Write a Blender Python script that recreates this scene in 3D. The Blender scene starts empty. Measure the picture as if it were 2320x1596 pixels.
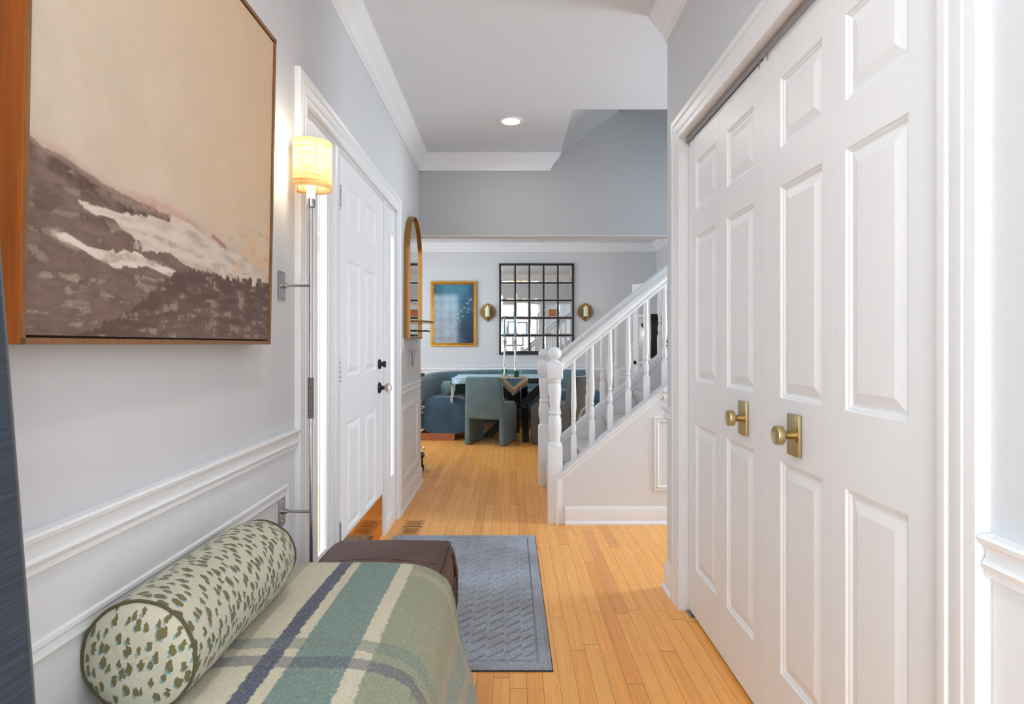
import bpy, bmesh, math, random
from mathutils import Vector, Matrix, noise
V = Vector
PI = math.pi
random.seed(7)
# ------------------------------------------------------------------ camera, world, light, exposure
SC = bpy.context.scene
COL = SC.collection
H = 1.17; F = 1340.0; CX = 1155.0; CY = 781.0
def at(x, y, Y):            # a point seen at (x, y) of the photograph, Y metres in front of the lens
    return V(((x-CX)*Y/F, Y, H-(y-CY)*Y/F))
cam = bpy.data.cameras.new('camera'); camo = bpy.data.objects.new('camera', cam); COL.objects.link(camo)
camo.location = (0, 0, H); camo.rotation_euler = (PI/2, 0, 0)
cam.sensor_width = 36; cam.lens = 36*F/2320; cam.shift_x = (1160-CX)/2320; cam.shift_y = -(798-CY)/2320
cam.clip_start = 0.05
SC.camera = camo
SC.view_settings.view_transform = 'Standard'; SC.view_settings.look = 'None'
SC.view_settings.gamma = 1; SC.view_settings.use_curve_mapping = False
SC.view_settings.exposure = 1.36
SC.cycles.max_bounces = 10; SC.cycles.diffuse_bounces = 6; SC.cycles.glossy_bounces = 5
SC.cycles.transparent_max_bounces = 12; SC.cycles.caustics_reflective = False; SC.cycles.caustics_refractive = False
SC.cycles.sample_clamp_indirect = 4
w = bpy.data.worlds.new('world'); SC.world = w; w.use_nodes = True
w.node_tree.nodes['Background'].inputs[0].default_value = (.86, .94, 1, 1)
w.node_tree.nodes['Background'].inputs[1].default_value = 1.7
def area(name, loc, rot, sx, sy, power, col=(1, 1, 1)):
    l = bpy.data.lights.new(name, 'AREA'); l.shape = 'RECTANGLE'; l.size = sx; l.size_y = sy; l.energy = power; l.color = col
    o = bpy.data.objects.new(name, l); o.location = loc; o.rotation_euler = rot; COL.objects.link(o); return o
# daylight entering by the windows (each light fills its window opening, outside the pane; the stairwell fill has no window)
area('added_living_daylight', (-1.02, -2.0, 1.35), (0, -PI/2, 0), 1.7, 1.5, 88, (.775, .90, 1))  # added with its unseen window to brighten the hall
area('daylight_side_window', (-1.02, -0.25, 1.35), (0, -PI/2, 0), 1.7, 1.3, 6, (.775, .90, 1))
area('daylight_dining_side', (-2.55, 7.2, 1.5), (0, -PI/2, 0), 1.6, 2.2, 21, (.93, .97, 1))
area('daylight_dining_front', (-1.5, 4.86, 1.6), (PI/2, 0, 0), .8, 1.4, 7, (.86, .94, 1))
area('daylight_foyer_window', (3.32, 3.4, 1.45), (0, PI/2, 0), 1.5, .8, 27, (.74, .88, 1))
area('stairwell_fill', (3.1, 4.45, 4.4), (0, math.radians(60), 0), 1, .8, 1.2, (1, 1, 1))  # weak fill added inside the stairwell
def can_light(x, y, z, power):
    l = bpy.data.lights.new('downlight', 'AREA'); l.shape = 'DISK'; l.size = .15; l.energy = power; l.color = (1, .97, .92)
    o = bpy.data.objects.new('downlight', l); o.location = (x, y, z-.012); COL.objects.link(o)

# ------------------------------------------------------------------ materials
def nodes(name):
    m = bpy.data.materials.new(name); m.use_nodes = True
    nt = m.node_tree; return m, nt, nt.nodes, nt.links, nt.nodes['Principled BSDF']
def setp(b, **k):
    for a, v in k.items():
        a = a.replace('_', ' ')
        if a in b.inputs: b.inputs[a].default_value = v
def srgb(r, g, b):
    f = lambda c: (c/255/12.92) if c/255 <= .04045 else ((c/255+.055)/1.055)**2.4
    return (f(r), f(g), f(b), 1)
def mat(name, col, rough=.5, metal=0, var=0, vscale=8, bump=0, bscale=60, sheen=0, coat=0, trans=0, stretch=None, emis=None, estr=0, spec=.5):
    m, nt, N, L, b = nodes(name)
    setp(b, Base_Color=col, Roughness=rough, Metallic=metal, Sheen_Weight=sheen, Coat_Weight=coat, Transmission_Weight=trans)
    b.inputs['Specular IOR Level'].default_value = spec
    if sheen: b.inputs['Sheen Roughness'].default_value = .35
    if emis: setp(b, Emission_Color=emis, Emission_Strength=estr)
    tc = N.new('ShaderNodeTexCoord'); src = tc.outputs['Object']
    if stretch:
        mp = N.new('ShaderNodeMapping'); mp.inputs['Scale'].default_value = stretch; L.new(src, mp.inputs[0]); src = mp.outputs[0]
    if var:
        n = N.new('ShaderNodeTexNoise'); n.inputs['Scale'].default_value = vscale; n.inputs['Detail'].default_value = 6; L.new(src, n.inputs[0])
        mr = N.new('ShaderNodeMapRange'); mr.inputs[1].default_value = .3; mr.inputs[2].default_value = .7
        mr.inputs[3].default_value = 1-var; mr.inputs[4].default_value = 1+var; L.new(n.outputs[0], mr.inputs[0])
        mx = N.new('ShaderNodeVectorMath'); mx.operation = 'SCALE'; mx.inputs[0].default_value = col[:3]; L.new(mr.outputs[0], mx.inputs['Scale'])
        L.new(mx.outputs[0], b.inputs['Base Color'])
    if bump:
        n = N.new('ShaderNodeTexNoise'); n.inputs['Scale'].default_value = bscale; n.inputs['Detail'].default_value = 4; L.new(src, n.inputs[0])
        bp = N.new('ShaderNodeBump'); bp.inputs['Strength'].default_value = bump; bp.inputs['Distance'].default_value = .01
        L.new(n.outputs[0], bp.inputs['Height']); L.new(bp.outputs[0], b.inputs['Normal'])
    return m
M = {}
M['wall'] = mat('wall_paint', (.625, .64, .66, 1), .7, bump=.03, bscale=220, spec=.3)
M['darkwall'] = mat('darker_wall_tone', (.46, .465, .475, 1), .7, bump=.03, bscale=220, spec=.3)  # darker tone than the other walls, for header front and stairwell
M['trim'] = mat('white_gloss_trim', (.81, .825, .845, 1), .35, bump=.015, bscale=30)
M['wainscot'] = mat('white_wainscot_paint', (.735, .75, .775, 1), .5, bump=.02, bscale=160, spec=.35)
M['door'] = mat('white_door_paint', (.83, .845, .865, 1), .38, bump=.03, bscale=120)
M['ceil'] = mat('ceiling_paint', (.71, .745, .79, 1), .8, bump=.03, bscale=160, spec=.3)
M['brass'] = mat('satin_brass', srgb(192, 174, 130), .36, 1, bump=.02, bscale=300, stretch=(1, 1, 12))
M['polbrass'] = mat('polished_brass', srgb(235, 170, 70), .06, 1)
M['gold'] = mat('gold_leaf_frame', srgb(200, 146, 62), .4, .85, var=.2, vscale=30, bump=.1)
M['agedbrass'] = mat('aged_brass_leaf', srgb(150, 125, 84), .48, 1, var=.35, vscale=25)
M['mirrorframe'] = mat('brushed_gold_mirror_frame', srgb(168, 124, 72), .3, 1)
M['chrome'] = mat('chrome', (.55, .55, .56, 1), .12, 1)
M['steel'] = mat('brushed_steel', (.42, .42, .43, 1), .35, 1)
M['blackmetal'] = mat('black_metal', (.02, .02, .02, 1), .35, .6)
M['black'] = mat('black_satin_paint', (.009, .009, .010, 1), .5)
M['screen'] = mat('black_screen_glass', (.008, .008, .009, 1), .12)
M['leather'] = mat('brown_leather', srgb(84, 52, 40), .50, var=.15, vscale=6, bump=.22, bscale=260)
M['leatherseam'] = mat('dark_leather_seam', srgb(50, 35, 30), .5)
M['woodframe'] = mat('stained_frame_wood', srgb(128, 88, 50), .4, var=.2, vscale=5, stretch=(30, 30, 3))
M['litframe'] = mat('orange_lit_frame_wood', srgb(176, 92, 12), .45, var=.2, vscale=3, stretch=(30, 8, 1.5))  # orange light on the frame's near side, put into the wood colour
M['plinth'] = mat('copper_toned_wood_plinth', srgb(165, 100, 70), .45, var=.15, vscale=6, stretch=(2, 20, 20))
M['sofa'] = mat('blue_velvet', srgb(46, 76, 98), .75, var=.35, vscale=5, sheen=.3)
M['sofalight'] = mat('grey_blue_velvet', srgb(84, 112, 124), .75, var=.25, vscale=5, sheen=.6)
M['chair'] = mat('sage_teal_velvet', srgb(92, 116, 122), .8, var=.2, vscale=6, sheen=.4)
M['chairgrey'] = mat('grey_velvet', srgb(92, 94, 91), .8, var=.12, vscale=6, sheen=.4)
M['pillow'] = mat('green_grey_velvet', srgb(96, 122, 120), .8, var=.15, vscale=14, sheen=.5)
M['piping'] = mat('pale_piping', srgb(140, 165, 160), .7)
M['olivepiping'] = mat('dark_olive_piping', srgb(82, 78, 52), .7)
M['runner'] = mat('light_blue_woven_cloth', srgb(170, 206, 226), .8, var=.35, vscale=22, bump=.3, bscale=200)
M['fringe'] = mat('white_cotton_fringe', srgb(215, 218, 216), .9)
M['goldcloth'] = mat('beige_gold_brocade', srgb(186, 165, 128), .7, var=.2, vscale=60)
M['bluebrocade'] = mat('blue_brocade', srgb(70, 112, 135), .7, var=.5, vscale=70)
M['tassel'] = mat('tan_tassel_thread', srgb(165, 145, 120), .8)
M['candleblue'] = mat('dusty_blue_wax', srgb(110, 145, 160), .5)
M['wax'] = mat('ivory_wax', srgb(225, 225, 200), .5)
M['flame'] = mat('candle_flame', (1, .6, .2, 1), .5, emis=(1, .5, .15, 1), estr=3)
M['greenglass'] = mat('emerald_glass', srgb(20, 120, 105), .08, trans=.5)
M['whiteplastic'] = mat('white_plastic', (.78, .78, .77, 1), .35)
M['figwood'] = mat('carved_orange_wood', srgb(190, 125, 65), .5, var=.3, vscale=40)
M['whiteceramic'] = mat('white_ceramic', (.8, .8, .8, 1), .25)
M['basket'] = mat('black_white_woven_rope', (.45, .45, .45, 1), .9, var=1, vscale=90)
M['rubber'] = mat('black_rubber', (.02, .02, .02, 1), .6)
M['wrap'] = mat('grey_woven_wrap', srgb(105, 105, 105), .8, var=.3, vscale=200, stretch=(.1, .1, 1))
M['downlens'] = mat('lit_lens', (1, 1, 1, 1), .5, emis=(1, .98, .95, 1), estr=4)
M['bulb'] = mat('lit_bulb', (1, 1, 1, 1), .5, emis=(1, .9, .75, 1), estr=3)
M['orangeprint'] = mat('orange_print', srgb(185, 110, 60), .7, var=.1)
M['mat'] = mat('white_picture_mat', (.7, .7, .7, 1), .8)
M['blinds'] = mat('pale_green_blinds', srgb(150, 180, 165), .6)
M['ventdark'] = mat('vent_shadow_box', srgb(70, 45, 25), .8)
M['blindscord'] = mat('white_string', (.7, .7, .7, 1), .8)
M['pewter'] = mat('pewter', (.40, .40, .41, 1), .4, .8)
def mirror_mat():
    m, nt, N, L, b = nodes('mirror_silver'); setp(b, Base_Color=(.86, .88, .87, 1), Metallic=1, Roughness=.015); return m
M['mirror'] = mirror_mat()
def glass_mat(name, tint=(1, 1, 1, 1), refl=.08):
    m = bpy.data.materials.new(name); m.use_nodes = True; nt = m.node_tree; N = nt.nodes; L = nt.links; N.clear()
    o = N.new('ShaderNodeOutputMaterial'); t = N.new('ShaderNodeBsdfTransparent'); t.inputs[0].default_value = tint
    g = N.new('ShaderNodeBsdfGlossy'); g.inputs['Roughness'].default_value = .03
    lw = N.new('ShaderNodeLayerWeight'); lw.inputs[0].default_value = .3
    mu = N.new('ShaderNodeMath'); mu.operation = 'MULTIPLY_ADD'; mu.inputs[1].default_value = .3; mu.inputs[2].default_value = refl*.2
    L.new(lw.outputs['Fresnel'], mu.inputs[0])
    mx = N.new('ShaderNodeMixShader'); L.new(mu.outputs[0], mx.inputs[0]); L.new(t.outputs[0], mx.inputs[1]); L.new(g.outputs[0], mx.inputs[2]); L.new(mx.outputs[0], o.inputs[0])
    return m
M['glass'] = glass_mat('window_glass')
M['clearglass'] = mat('clear_glass', (.95, .95, .95, 1), .05, trans=.9)

def mathn(N, L, op, a, b=None, c=None):
    n = N.new('ShaderNodeMath'); n.operation = op
    for i, v in enumerate((a, b, c)):
        if v is None: continue
        if hasattr(v, 'links'): L.new(v, n.inputs[i])
        else: n.inputs[i].default_value = v
    return n.outputs[0]
def ramp(N, L, src, stops):
    r = N.new('ShaderNodeValToRGB'); L.new(src, r.inputs[0]); e = r.color_ramp.elements
    while len(e) < len(stops): e.new(.5)
    for i, (p, c) in enumerate(stops): e[i].position = p; e[i].color = c
    return r.outputs[0]
def mix(N, L, f, a, b, mode='MIX'):
    n = N.new('ShaderNodeMix'); n.data_type = 'RGBA'; n.blend_type = mode
    for i, v in ((0, f), (6, a), (7, b)):
        if hasattr(v, 'links'): L.new(v, n.inputs[i])
        else: n.inputs[i].default_value = v
    return n.outputs[2]
def floor_mat():
    m, nt, N, L, b = nodes('oak_strip_floor')
    tc = N.new('ShaderNodeTexCoord'); sp = N.new('ShaderNodeSeparateXYZ'); L.new(tc.outputs['Object'], sp.inputs[0])
    W = .0575; LEN = 1.15
    u = mathn(N, L, 'DIVIDE', sp.outputs[0], W); row = mathn(N, L, 'FLOOR', u); fu = mathn(N, L, 'FRACT', u)
    wn = N.new('ShaderNodeTexWhiteNoise'); wn.noise_dimensions = '1D'; L.new(row, wn.inputs['W'])
    off = mathn(N, L, 'MULTIPLY', wn.outputs[0], 7.3)
    v = mathn(N, L, 'ADD', mathn(N, L, 'DIVIDE', sp.outputs[1], LEN), off); iv = mathn(N, L, 'FLOOR', v); fv = mathn(N, L, 'FRACT', v)
    cb = N.new('ShaderNodeCombineXYZ'); L.new(row, cb.inputs[0]); L.new(iv, cb.inputs[1])
    w2 = N.new('ShaderNodeTexWhiteNoise'); w2.noise_dimensions = '3D'; L.new(cb.outputs[0], w2.inputs[0])
    base = ramp(N, L, w2.outputs[0], [(0, srgb(234, 158, 76)), (.3, srgb(245, 174, 88)), (.9, srgb(246, 180, 98)), (1, srgb(228, 154, 80))])
    # grain, shifted per strip
    mp = N.new('ShaderNodeMapping'); mp.inputs['Scale'].default_value = (90, 2.2, 1)
    add = N.new('ShaderNodeVectorMath'); add.operation = 'MULTIPLY_ADD'; add.inputs[1].default_value = (3.7, 11.3, 5.1)
    L.new(cb.outputs[0], add.inputs[0]); L.new(tc.outputs['Object'], add.inputs[2]); L.new(add.outputs[0], mp.inputs[0])
    n = N.new('ShaderNodeTexNoise'); n.inputs['Scale'].default_value = 1; n.inputs['Detail'].default_value = 8; n.inputs['Distortion'].default_value = .9; L.new(mp.outputs[0], n.inputs[0])
    g = mathn(N, L, 'MULTIPLY_ADD', n.outputs[0], .5, .76)
    gc = N.new('ShaderNodeCombineXYZ'); [L.new(g, gc.inputs[i]) for i in range(3)]
    mp2 = N.new('ShaderNodeMapping'); mp2.inputs['Scale'].default_value = (9, 1.1, 1); L.new(add.outputs[0], mp2.inputs[0])
    wv = N.new('ShaderNodeTexWave'); wv.wave_type = 'RINGS'; wv.inputs['Scale'].default_value = 2.2; wv.inputs['Distortion'].default_value = 7; wv.inputs['Detail'].default_value = 3; L.new(mp2.outputs[0], wv.inputs[0])
    wr = mathn(N, L, 'MULTIPLY_ADD', mathn(N, L, 'POWER', wv.outputs[1], 4), -.03, 1.01)
    wc = N.new('ShaderNodeCombineXYZ'); [L.new(wr, wc.inputs[i]) for i in range(3)]
    c = mix(N, L, 1, base, gc.outputs[0], 'MULTIPLY'); c = mix(N, L, 1, c, wc.outputs[0], 'MULTIPLY')
    e1 = mathn(N, L, 'LESS_THAN', mathn(N, L, 'MINIMUM', fu, mathn(N, L, 'SUBTRACT', 1, fu)), .014)
    e2 = mathn(N, L, 'LESS_THAN', mathn(N, L, 'MINIMUM', fv, mathn(N, L, 'SUBTRACT', 1, fv)), .0013)
    e = mathn(N, L, 'MAXIMUM', e1, e2)
    c = mix(N, L, mathn(N, L, 'MULTIPLY', e, .75), c, srgb(95, 55, 28))
    L.new(c, b.inputs['Base Color']); setp(b, Roughness=.33)
    bp = N.new('ShaderNodeBump'); bp.inputs['Strength'].default_value = .25; bp.inputs['Distance'].default_value = .003
    L.new(mathn(N, L, 'MULTIPLY_ADD', e, -1, mathn(N, L, 'MULTIPLY', n.outputs[0], .15)), bp.inputs['Height']); L.new(bp.outputs[0], b.inputs['Normal'])
    return m
M['floor'] = floor_mat()
def rug_mat():
    m, nt, N, L, b = nodes('grey_blue_woven_mat')
    tc = N.new('ShaderNodeTexCoord')
    n = N.new('ShaderNodeTexNoise'); n.inputs['Scale'].default_value = 420; n.inputs['Detail'].default_value = 3; L.new(tc.outputs['Object'], n.inputs[0])
    c = ramp(N, L, n.outputs[0], [(.33, srgb(112, 117, 128)), (.5, srgb(160, 166, 177)), (.66, srgb(204, 209, 218))])
    n2 = N.new('ShaderNodeTexNoise'); n2.inputs['Scale'].default_value = 2.4; n2.inputs['Detail'].default_value = 2; L.new(tc.outputs['Object'], n2.inputs[0])
    f = mathn(N, L, 'MULTIPLY_ADD', n2.outputs[0], 3, -1.25); f = mathn(N, L, 'MINIMUM', mathn(N, L, 'MAXIMUM', f, 0), .45)
    c = mix(N, L, f, c, mix(N, L, 1, c, srgb(205, 190, 172), 'MULTIPLY'))
    L.new(c, b.inputs['Base Color']); setp(b, Roughness=.95)
    b.inputs['Specular IOR Level'].default_value = .1
    bp = N.new('ShaderNodeBump'); bp.inputs['Strength'].default_value = .25; bp.inputs['Distance'].default_value = .003; L.new(n.outputs[0], bp.inputs['Height']); L.new(bp.outputs[0], b.inputs['Normal'])
    return m
M['rug'] = rug_mat()
def vcol_mat(name, rough, fleck=0, fscale=300, bump=0, bscale=300, sheen=0, stretch=None, spec=.3):
    m, nt, N, L, b = nodes(name)
    a = N.new('ShaderNodeVertexColor'); a.layer_name = 'Col'; c = a.outputs[0]
    tc = N.new('ShaderNodeTexCoord'); src = tc.outputs['Object']
    if stretch:
        mp = N.new('ShaderNodeMapping'); mp.inputs['Scale'].default_value = stretch; L.new(src, mp.inputs[0]); src = mp.outputs[0]
    n = N.new('ShaderNodeTexNoise'); n.inputs['Scale'].default_value = fscale; n.inputs['Detail'].default_value = 4; L.new(src, n.inputs[0])
    if fleck:
        f = mathn(N, L, 'MULTIPLY_ADD', n.outputs[0], fleck*4, 1-fleck*2)
        v = N.new('ShaderNodeVectorMath'); v.operation = 'SCALE'; L.new(c, v.inputs[0]); L.new(f, v.inputs['Scale']); c = v.outputs[0]
    L.new(c, b.inputs['Base Color']); setp(b, Roughness=rough, Sheen_Weight=sheen); b.inputs['Specular IOR Level'].default_value = spec
    if bump:
        bp = N.new('ShaderNodeBump'); bp.inputs['Strength'].default_value = bump; bp.inputs['Distance'].default_value = .004
        L.new(n.outputs[0], bp.inputs['Height']); L.new(bp.outputs[0], b.inputs['Normal'])
    return m
M['paint'] = vcol_mat('painted_canvas', .6, .06, 500, .25, sheen=0)
M['wool'] = vcol_mat('brushed_wool', .95, .18, 260, .9, sheen=.2, spec=.1)
M['seaart'] = vcol_mat('glazed_blue_print', .08, .05, 20, 0, spec=.6)
def bolster_mat():
    m, nt, N, L, b = nodes('spotted_woven_fabric')
    uv = N.new('ShaderNodeUVMap'); uv.uv_map = 'UVMap'
    nz = N.new('ShaderNodeTexNoise'); nz.inputs['Scale'].default_value = 110; nz.inputs['Detail'].default_value = 3; L.new(uv.outputs[0], nz.inputs[0])
    def warped(shift, amt):
        a = N.new('ShaderNodeVectorMath'); a.operation = 'MULTIPLY_ADD'; a.inputs[1].default_value = (amt, amt, 0); L.new(nz.outputs['Color'], a.inputs[0]); 
        s = N.new('ShaderNodeVectorMath'); s.operation = 'ADD'; s.inputs[1].default_value = (shift[0]-amt/2, shift[1]-amt/2, 0); L.new(uv.outputs[0], s.inputs[0]); L.new(s.outputs[0], a.inputs[2])
        mp = N.new('ShaderNodeMapping'); mp.inputs['Scale'].default_value = (29, 58, 1); mp.inputs['Rotation'].default_value = (0, 0, .25); L.new(a.outputs[0], mp.inputs[0])
        v = N.new('ShaderNodeTexVoronoi'); v.voronoi_dimensions = '2D'; v.inputs['Scale'].default_value = 1; v.inputs['Randomness'].default_value = .62; L.new(mp.outputs[0], v.inputs[0])
        return v
    # per-cell size so spots vary
    v1 = warped((0, 0), .014); v2 = warped((.005, .0035), .014)
    def spot(v, thr):
        w = N.new('ShaderNodeSeparateColor'); L.new(v.outputs['Color'], w.inputs[0])
        t = mathn(N, L, 'MULTIPLY_ADD', w.outputs[0], .14, thr)
        return mathn(N, L, 'LESS_THAN', v.outputs['Distance'], t)
    s1 = spot(v1, .21); s2 = spot(v2, .15)
    wv = N.new('ShaderNodeTexNoise'); wv.inputs['Scale'].default_value = 900; L.new(uv.outputs[0], wv.inputs[0])
    base = ramp(N, L, wv.outputs[0], [(.3, srgb(176, 172, 150)), (.7, srgb(206, 203, 184))])
    c = mix(N, L, s2, base, srgb(122, 156, 158)); c = mix(N, L, s1, c, srgb(108, 102, 66))
    L.new(c, b.inputs['Base Color']); setp(b, Roughness=.85, Sheen_Weight=.1)
    bp = N.new('ShaderNodeBump'); bp.inputs['Strength'].default_value = .35; bp.inputs['Distance'].default_value = .002; L.new(mathn(N, L, 'ADD', wv.outputs[0], s1), bp.inputs['Height']); L.new(bp.outputs[0], b.inputs['Normal'])
    return m
M['bolster'] = bolster_mat()
def shade_mat():
    m = bpy.data.materials.new('lit_linen_shade'); m.use_nodes = True; nt = m.node_tree; N = nt.nodes; L = nt.links; b = N['Principled BSDF']
    tc = N.new('ShaderNodeTexCoord')
    def thread(s, lo, hi):
        mp = N.new('ShaderNodeMapping'); mp.inputs['Scale'].default_value = s; L.new(tc.outputs['Object'], mp.inputs[0])
        n = N.new('ShaderNodeTexNoise'); n.inputs['Scale'].default_value = 1; n.inputs['Detail'].default_value = 5; L.new(mp.outputs[0], n.inputs[0])
        mr = N.new('ShaderNodeMapRange'); mr.inputs[1].default_value = lo; mr.inputs[2].default_value = hi; L.new(n.outputs[0], mr.inputs[0]); return mr.outputs[0]
    t = mathn(N, L, 'MAXIMUM', thread((8, 8, 260), .56, .68), thread((190, 190, 6), .58, .70))
    c = mix(N, L, t, srgb(246, 230, 194), srgb(212, 168, 108)); L.new(c, b.inputs['Base Color']); setp(b, Roughness=.9)
    tr = N.new('ShaderNodeBsdfTranslucent'); L.new(c, tr.inputs[0])
    mx = N.new('ShaderNodeMixShader'); mx.inputs[0].default_value = .6; L.new(b.outputs[0], mx.inputs[1]); L.new(tr.outputs[0], mx.inputs[2])
    L.new(mx.outputs[0], N['Material Output'].inputs[0]); return m
M['shade'] = shade_mat()
def carpet_mat():
    m, nt, N, L, b = nodes('grey_loop_carpet'); tc = N.new('ShaderNodeTexCoord')
    n = N.new('ShaderNodeTexNoise'); n.inputs['Scale'].default_value = 55; n.inputs['Detail'].default_value = 6; n.inputs['Distortion'].default_value = 2; L.new(tc.outputs['Object'], n.inputs[0])
    c = ramp(N, L, n.outputs[0], [(.33, (.34, .335, .33, 1)), (.45, (.62, .615, .61, 1)), (.65, (.80, .795, .79, 1))])
    L.new(c, b.inputs['Base Color']); setp(b, Roughness=1)
    bp = N.new('ShaderNodeBump'); bp.inputs['Strength'].default_value = .8; bp.inputs['Distance'].default_value = .01; L.new(n.outputs[0], bp.inputs['Height']); L.new(bp.outputs[0], b.inputs['Normal'])
    return m
M['carpet'] = carpet_mat()
def curtain_mat():
    m, nt, N, L, b = nodes('slubbed_navy_curtain'); tc = N.new('ShaderNodeTexCoord'); mp = N.new('ShaderNodeMapping'); mp.inputs['Scale'].default_value = (9, 9, 620); L.new(tc.outputs['Object'], mp.inputs[0])
    n = N.new('ShaderNodeTexNoise'); n.inputs['Scale'].default_value = 1; n.inputs['Detail'].default_value = 5; L.new(mp.outputs[0], n.inputs[0])
    c = ramp(N, L, n.outputs[0], [(.3, srgb(14, 24, 38)), (.55, srgb(26, 44, 62)), (.78, srgb(54, 78, 98))]); L.new(c, b.inputs['Base Color']); setp(b, Roughness=.85, Sheen_Weight=.2); return m
M['curtain'] = curtain_mat()

clamp = lambda t: max(0, min(1, t))
# ------------------------------------------------------------------ mesh helpers
WL = {}      # world origin of each object
def wl(o): return WL.get(o.name, V((0, 0, 0)))
def thing(name, label=None, cat=None, loc=(0, 0, 0), group=None, kind=None):
    o = bpy.data.objects.new(name, None); o.empty_display_size = .1; COL.objects.link(o); o.location = loc; WL[o.name] = V(loc)
    return tag(o, label, cat, group, kind)
def tag(o, label=None, cat=None, group=None, kind=None):
    if label: o['label'] = label
    if cat: o['category'] = cat
    if group: o['group'] = group
    if kind: o['kind'] = kind
    return o
def obj(name, bm, m, parent=None, smooth=True, angle=35, origin=None):
    bmesh.ops.recalc_face_normals(bm, faces=bm.faces)
    if parent is not None: og = wl(parent)
    elif origin is not None: og = V(origin)
    else:
        lo = [min(v.co[i] for v in bm.verts) for i in range(3)]; hi = [max(v.co[i] for v in bm.verts) for i in range(3)]
        og = V(((lo[0]+hi[0])/2, (lo[1]+hi[1])/2, lo[2]))
    bm.transform(Matrix.Translation(-og))
    me = bpy.data.meshes.new(name); bm.to_mesh(me); bm.free()
    me.materials.append(m if not isinstance(m, str) else M[m])
    if smooth:
        me.shade_smooth(); me.set_sharp_from_angle(angle=math.radians(angle))
    o = bpy.data.objects.new(name, me); COL.objects.link(o)
    if parent is not None: o.parent = parent
    else: o.location = og
    WL[o.name] = og
    return o
def struct(name, bm, m, smooth=True, origin=(0, 0, 0)):
    o = obj(name, bm, m, smooth=smooth, origin=origin); o['kind'] = 'structure'; return o
def NB(): return bmesh.new()
def box(bm, x0, x1, y0, y1, z0, z1, bev=0, seg=2, mtx=None):
    vs = [bm.verts.new((x, y, z)) for x in (x0, x1) for y in (y0, y1) for z in (z0, z1)]
    fs = [bm.faces.new([vs[i] for i in f]) for f in ((0, 1, 3, 2), (4, 6, 7, 5), (0, 4, 5, 1), (2, 3, 7, 6), (0, 2, 6, 4), (1, 5, 7, 3))]
    nv = vs
    if bev:
        es = list({e for f in fs for e in f.edges})
        r = bmesh.ops.bevel(bm, geom=es, offset=bev, segments=seg, affect='EDGES', profile=.5)
        nv = list({v for f in r['faces'] for v in f.verts} | {v for v in vs if v.is_valid})
    if mtx is not None: bmesh.ops.transform(bm, matrix=mtx, verts=nv)
    return nv
def quad(bm, *p): return bm.faces.new([bm.verts.new(q) for q in p])
def sweep(bm, path, prof, N, closed=False, flip=1):
    """profile (a in-plane, b along N) swept along a planar path, mitred."""
    N = V(N).normalized(); path = [V(p) for p in path]; n = len(path); rings = []
    for i in range(n):
        d0 = (path[i]-path[i-1]).normalized() if (i > 0 or closed) else None
        d1 = (path[(i+1) % n]-path[i]).normalized() if (i < n-1 or closed) else None
        if d0 is None: d0 = d1
        if d1 is None: d1 = d0
        n0 = N.cross(d0)*flip; n1 = N.cross(d1)*flip; mt = (n0+n1)/(1+n0.dot(n1))
        rings.append([bm.verts.new(path[i]+mt*a+N*b) for a, b in prof])
    k = len(prof)
    for i in range(n if closed else n-1):
        A = rings[i]; B = rings[(i+1) % n]
        for j in range(k): bm.faces.new((A[j], A[(j+1) % k], B[(j+1) % k], B[j]))
    if not closed: bm.faces.new(rings[0]); bm.faces.new(rings[-1])
def lathe(bm, prof, c=(0, 0, 0), seg=24, axis='Z', sq=None):
    c = V(c); rings = []
    for r, z in prof:
        ring = []
        for k in range(seg):
            a = 2*PI*k/seg; p = V((r*math.cos(a), r*math.sin(a), z))
            if axis == 'X': p = V((p.z, p.x, p.y))
            elif axis == 'Y': p = V((p.x, p.z, p.y))
            ring.append(bm.verts.new(c+p))
        rings.append(ring)
    for A, B in zip(rings, rings[1:]):
        for k in range(seg): bm.faces.new((A[k], A[(k+1) % seg], B[(k+1) % seg], B[k]))
    bm.faces.new(rings[0]); bm.faces.new(rings[-1])
def tube(bm, pts, r, seg=8, closed=False):
    pts = [V(p) for p in pts]; n = len(pts); rings = []; up = None
    for i in range(n):
        a = pts[i-1] if (i > 0 or closed) else pts[i]; b = pts[(i+1) % n] if (i < n-1 or closed) else pts[i]
        t = (b-a).normalized()
        if up is None: up = t.orthogonal().normalized()
        up = (up-t*up.dot(t)).normalized(); s = t.cross(up)
        rr = r[i] if isinstance(r, (list, tuple)) else r
        rings.append([bm.verts.new(pts[i]+(up*math.cos(2*PI*k/seg)+s*math.sin(2*PI*k/seg))*rr) for k in range(seg)])
    for i in range(n if closed else n-1):
        A = rings[i]; B = rings[(i+1) % n]
        for k in range(seg): bm.faces.new((A[k], A[(k+1) % seg], B[(k+1) % seg], B[k]))
    if not closed: bm.faces.new(rings[0]); bm.faces.new(rings[-1])
def prism(bm, poly, vec):
    vec = V(vec); a = [bm.verts.new(p) for p in poly]; b = [bm.verts.new(V(p)+vec) for p in poly]; n = len(poly)
    bm.faces.new(a); bm.faces.new(b[::-1])
    for i in range(n): bm.faces.new((a[i], a[(i+1) % n], b[(i+1) % n], b[i]))
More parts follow.
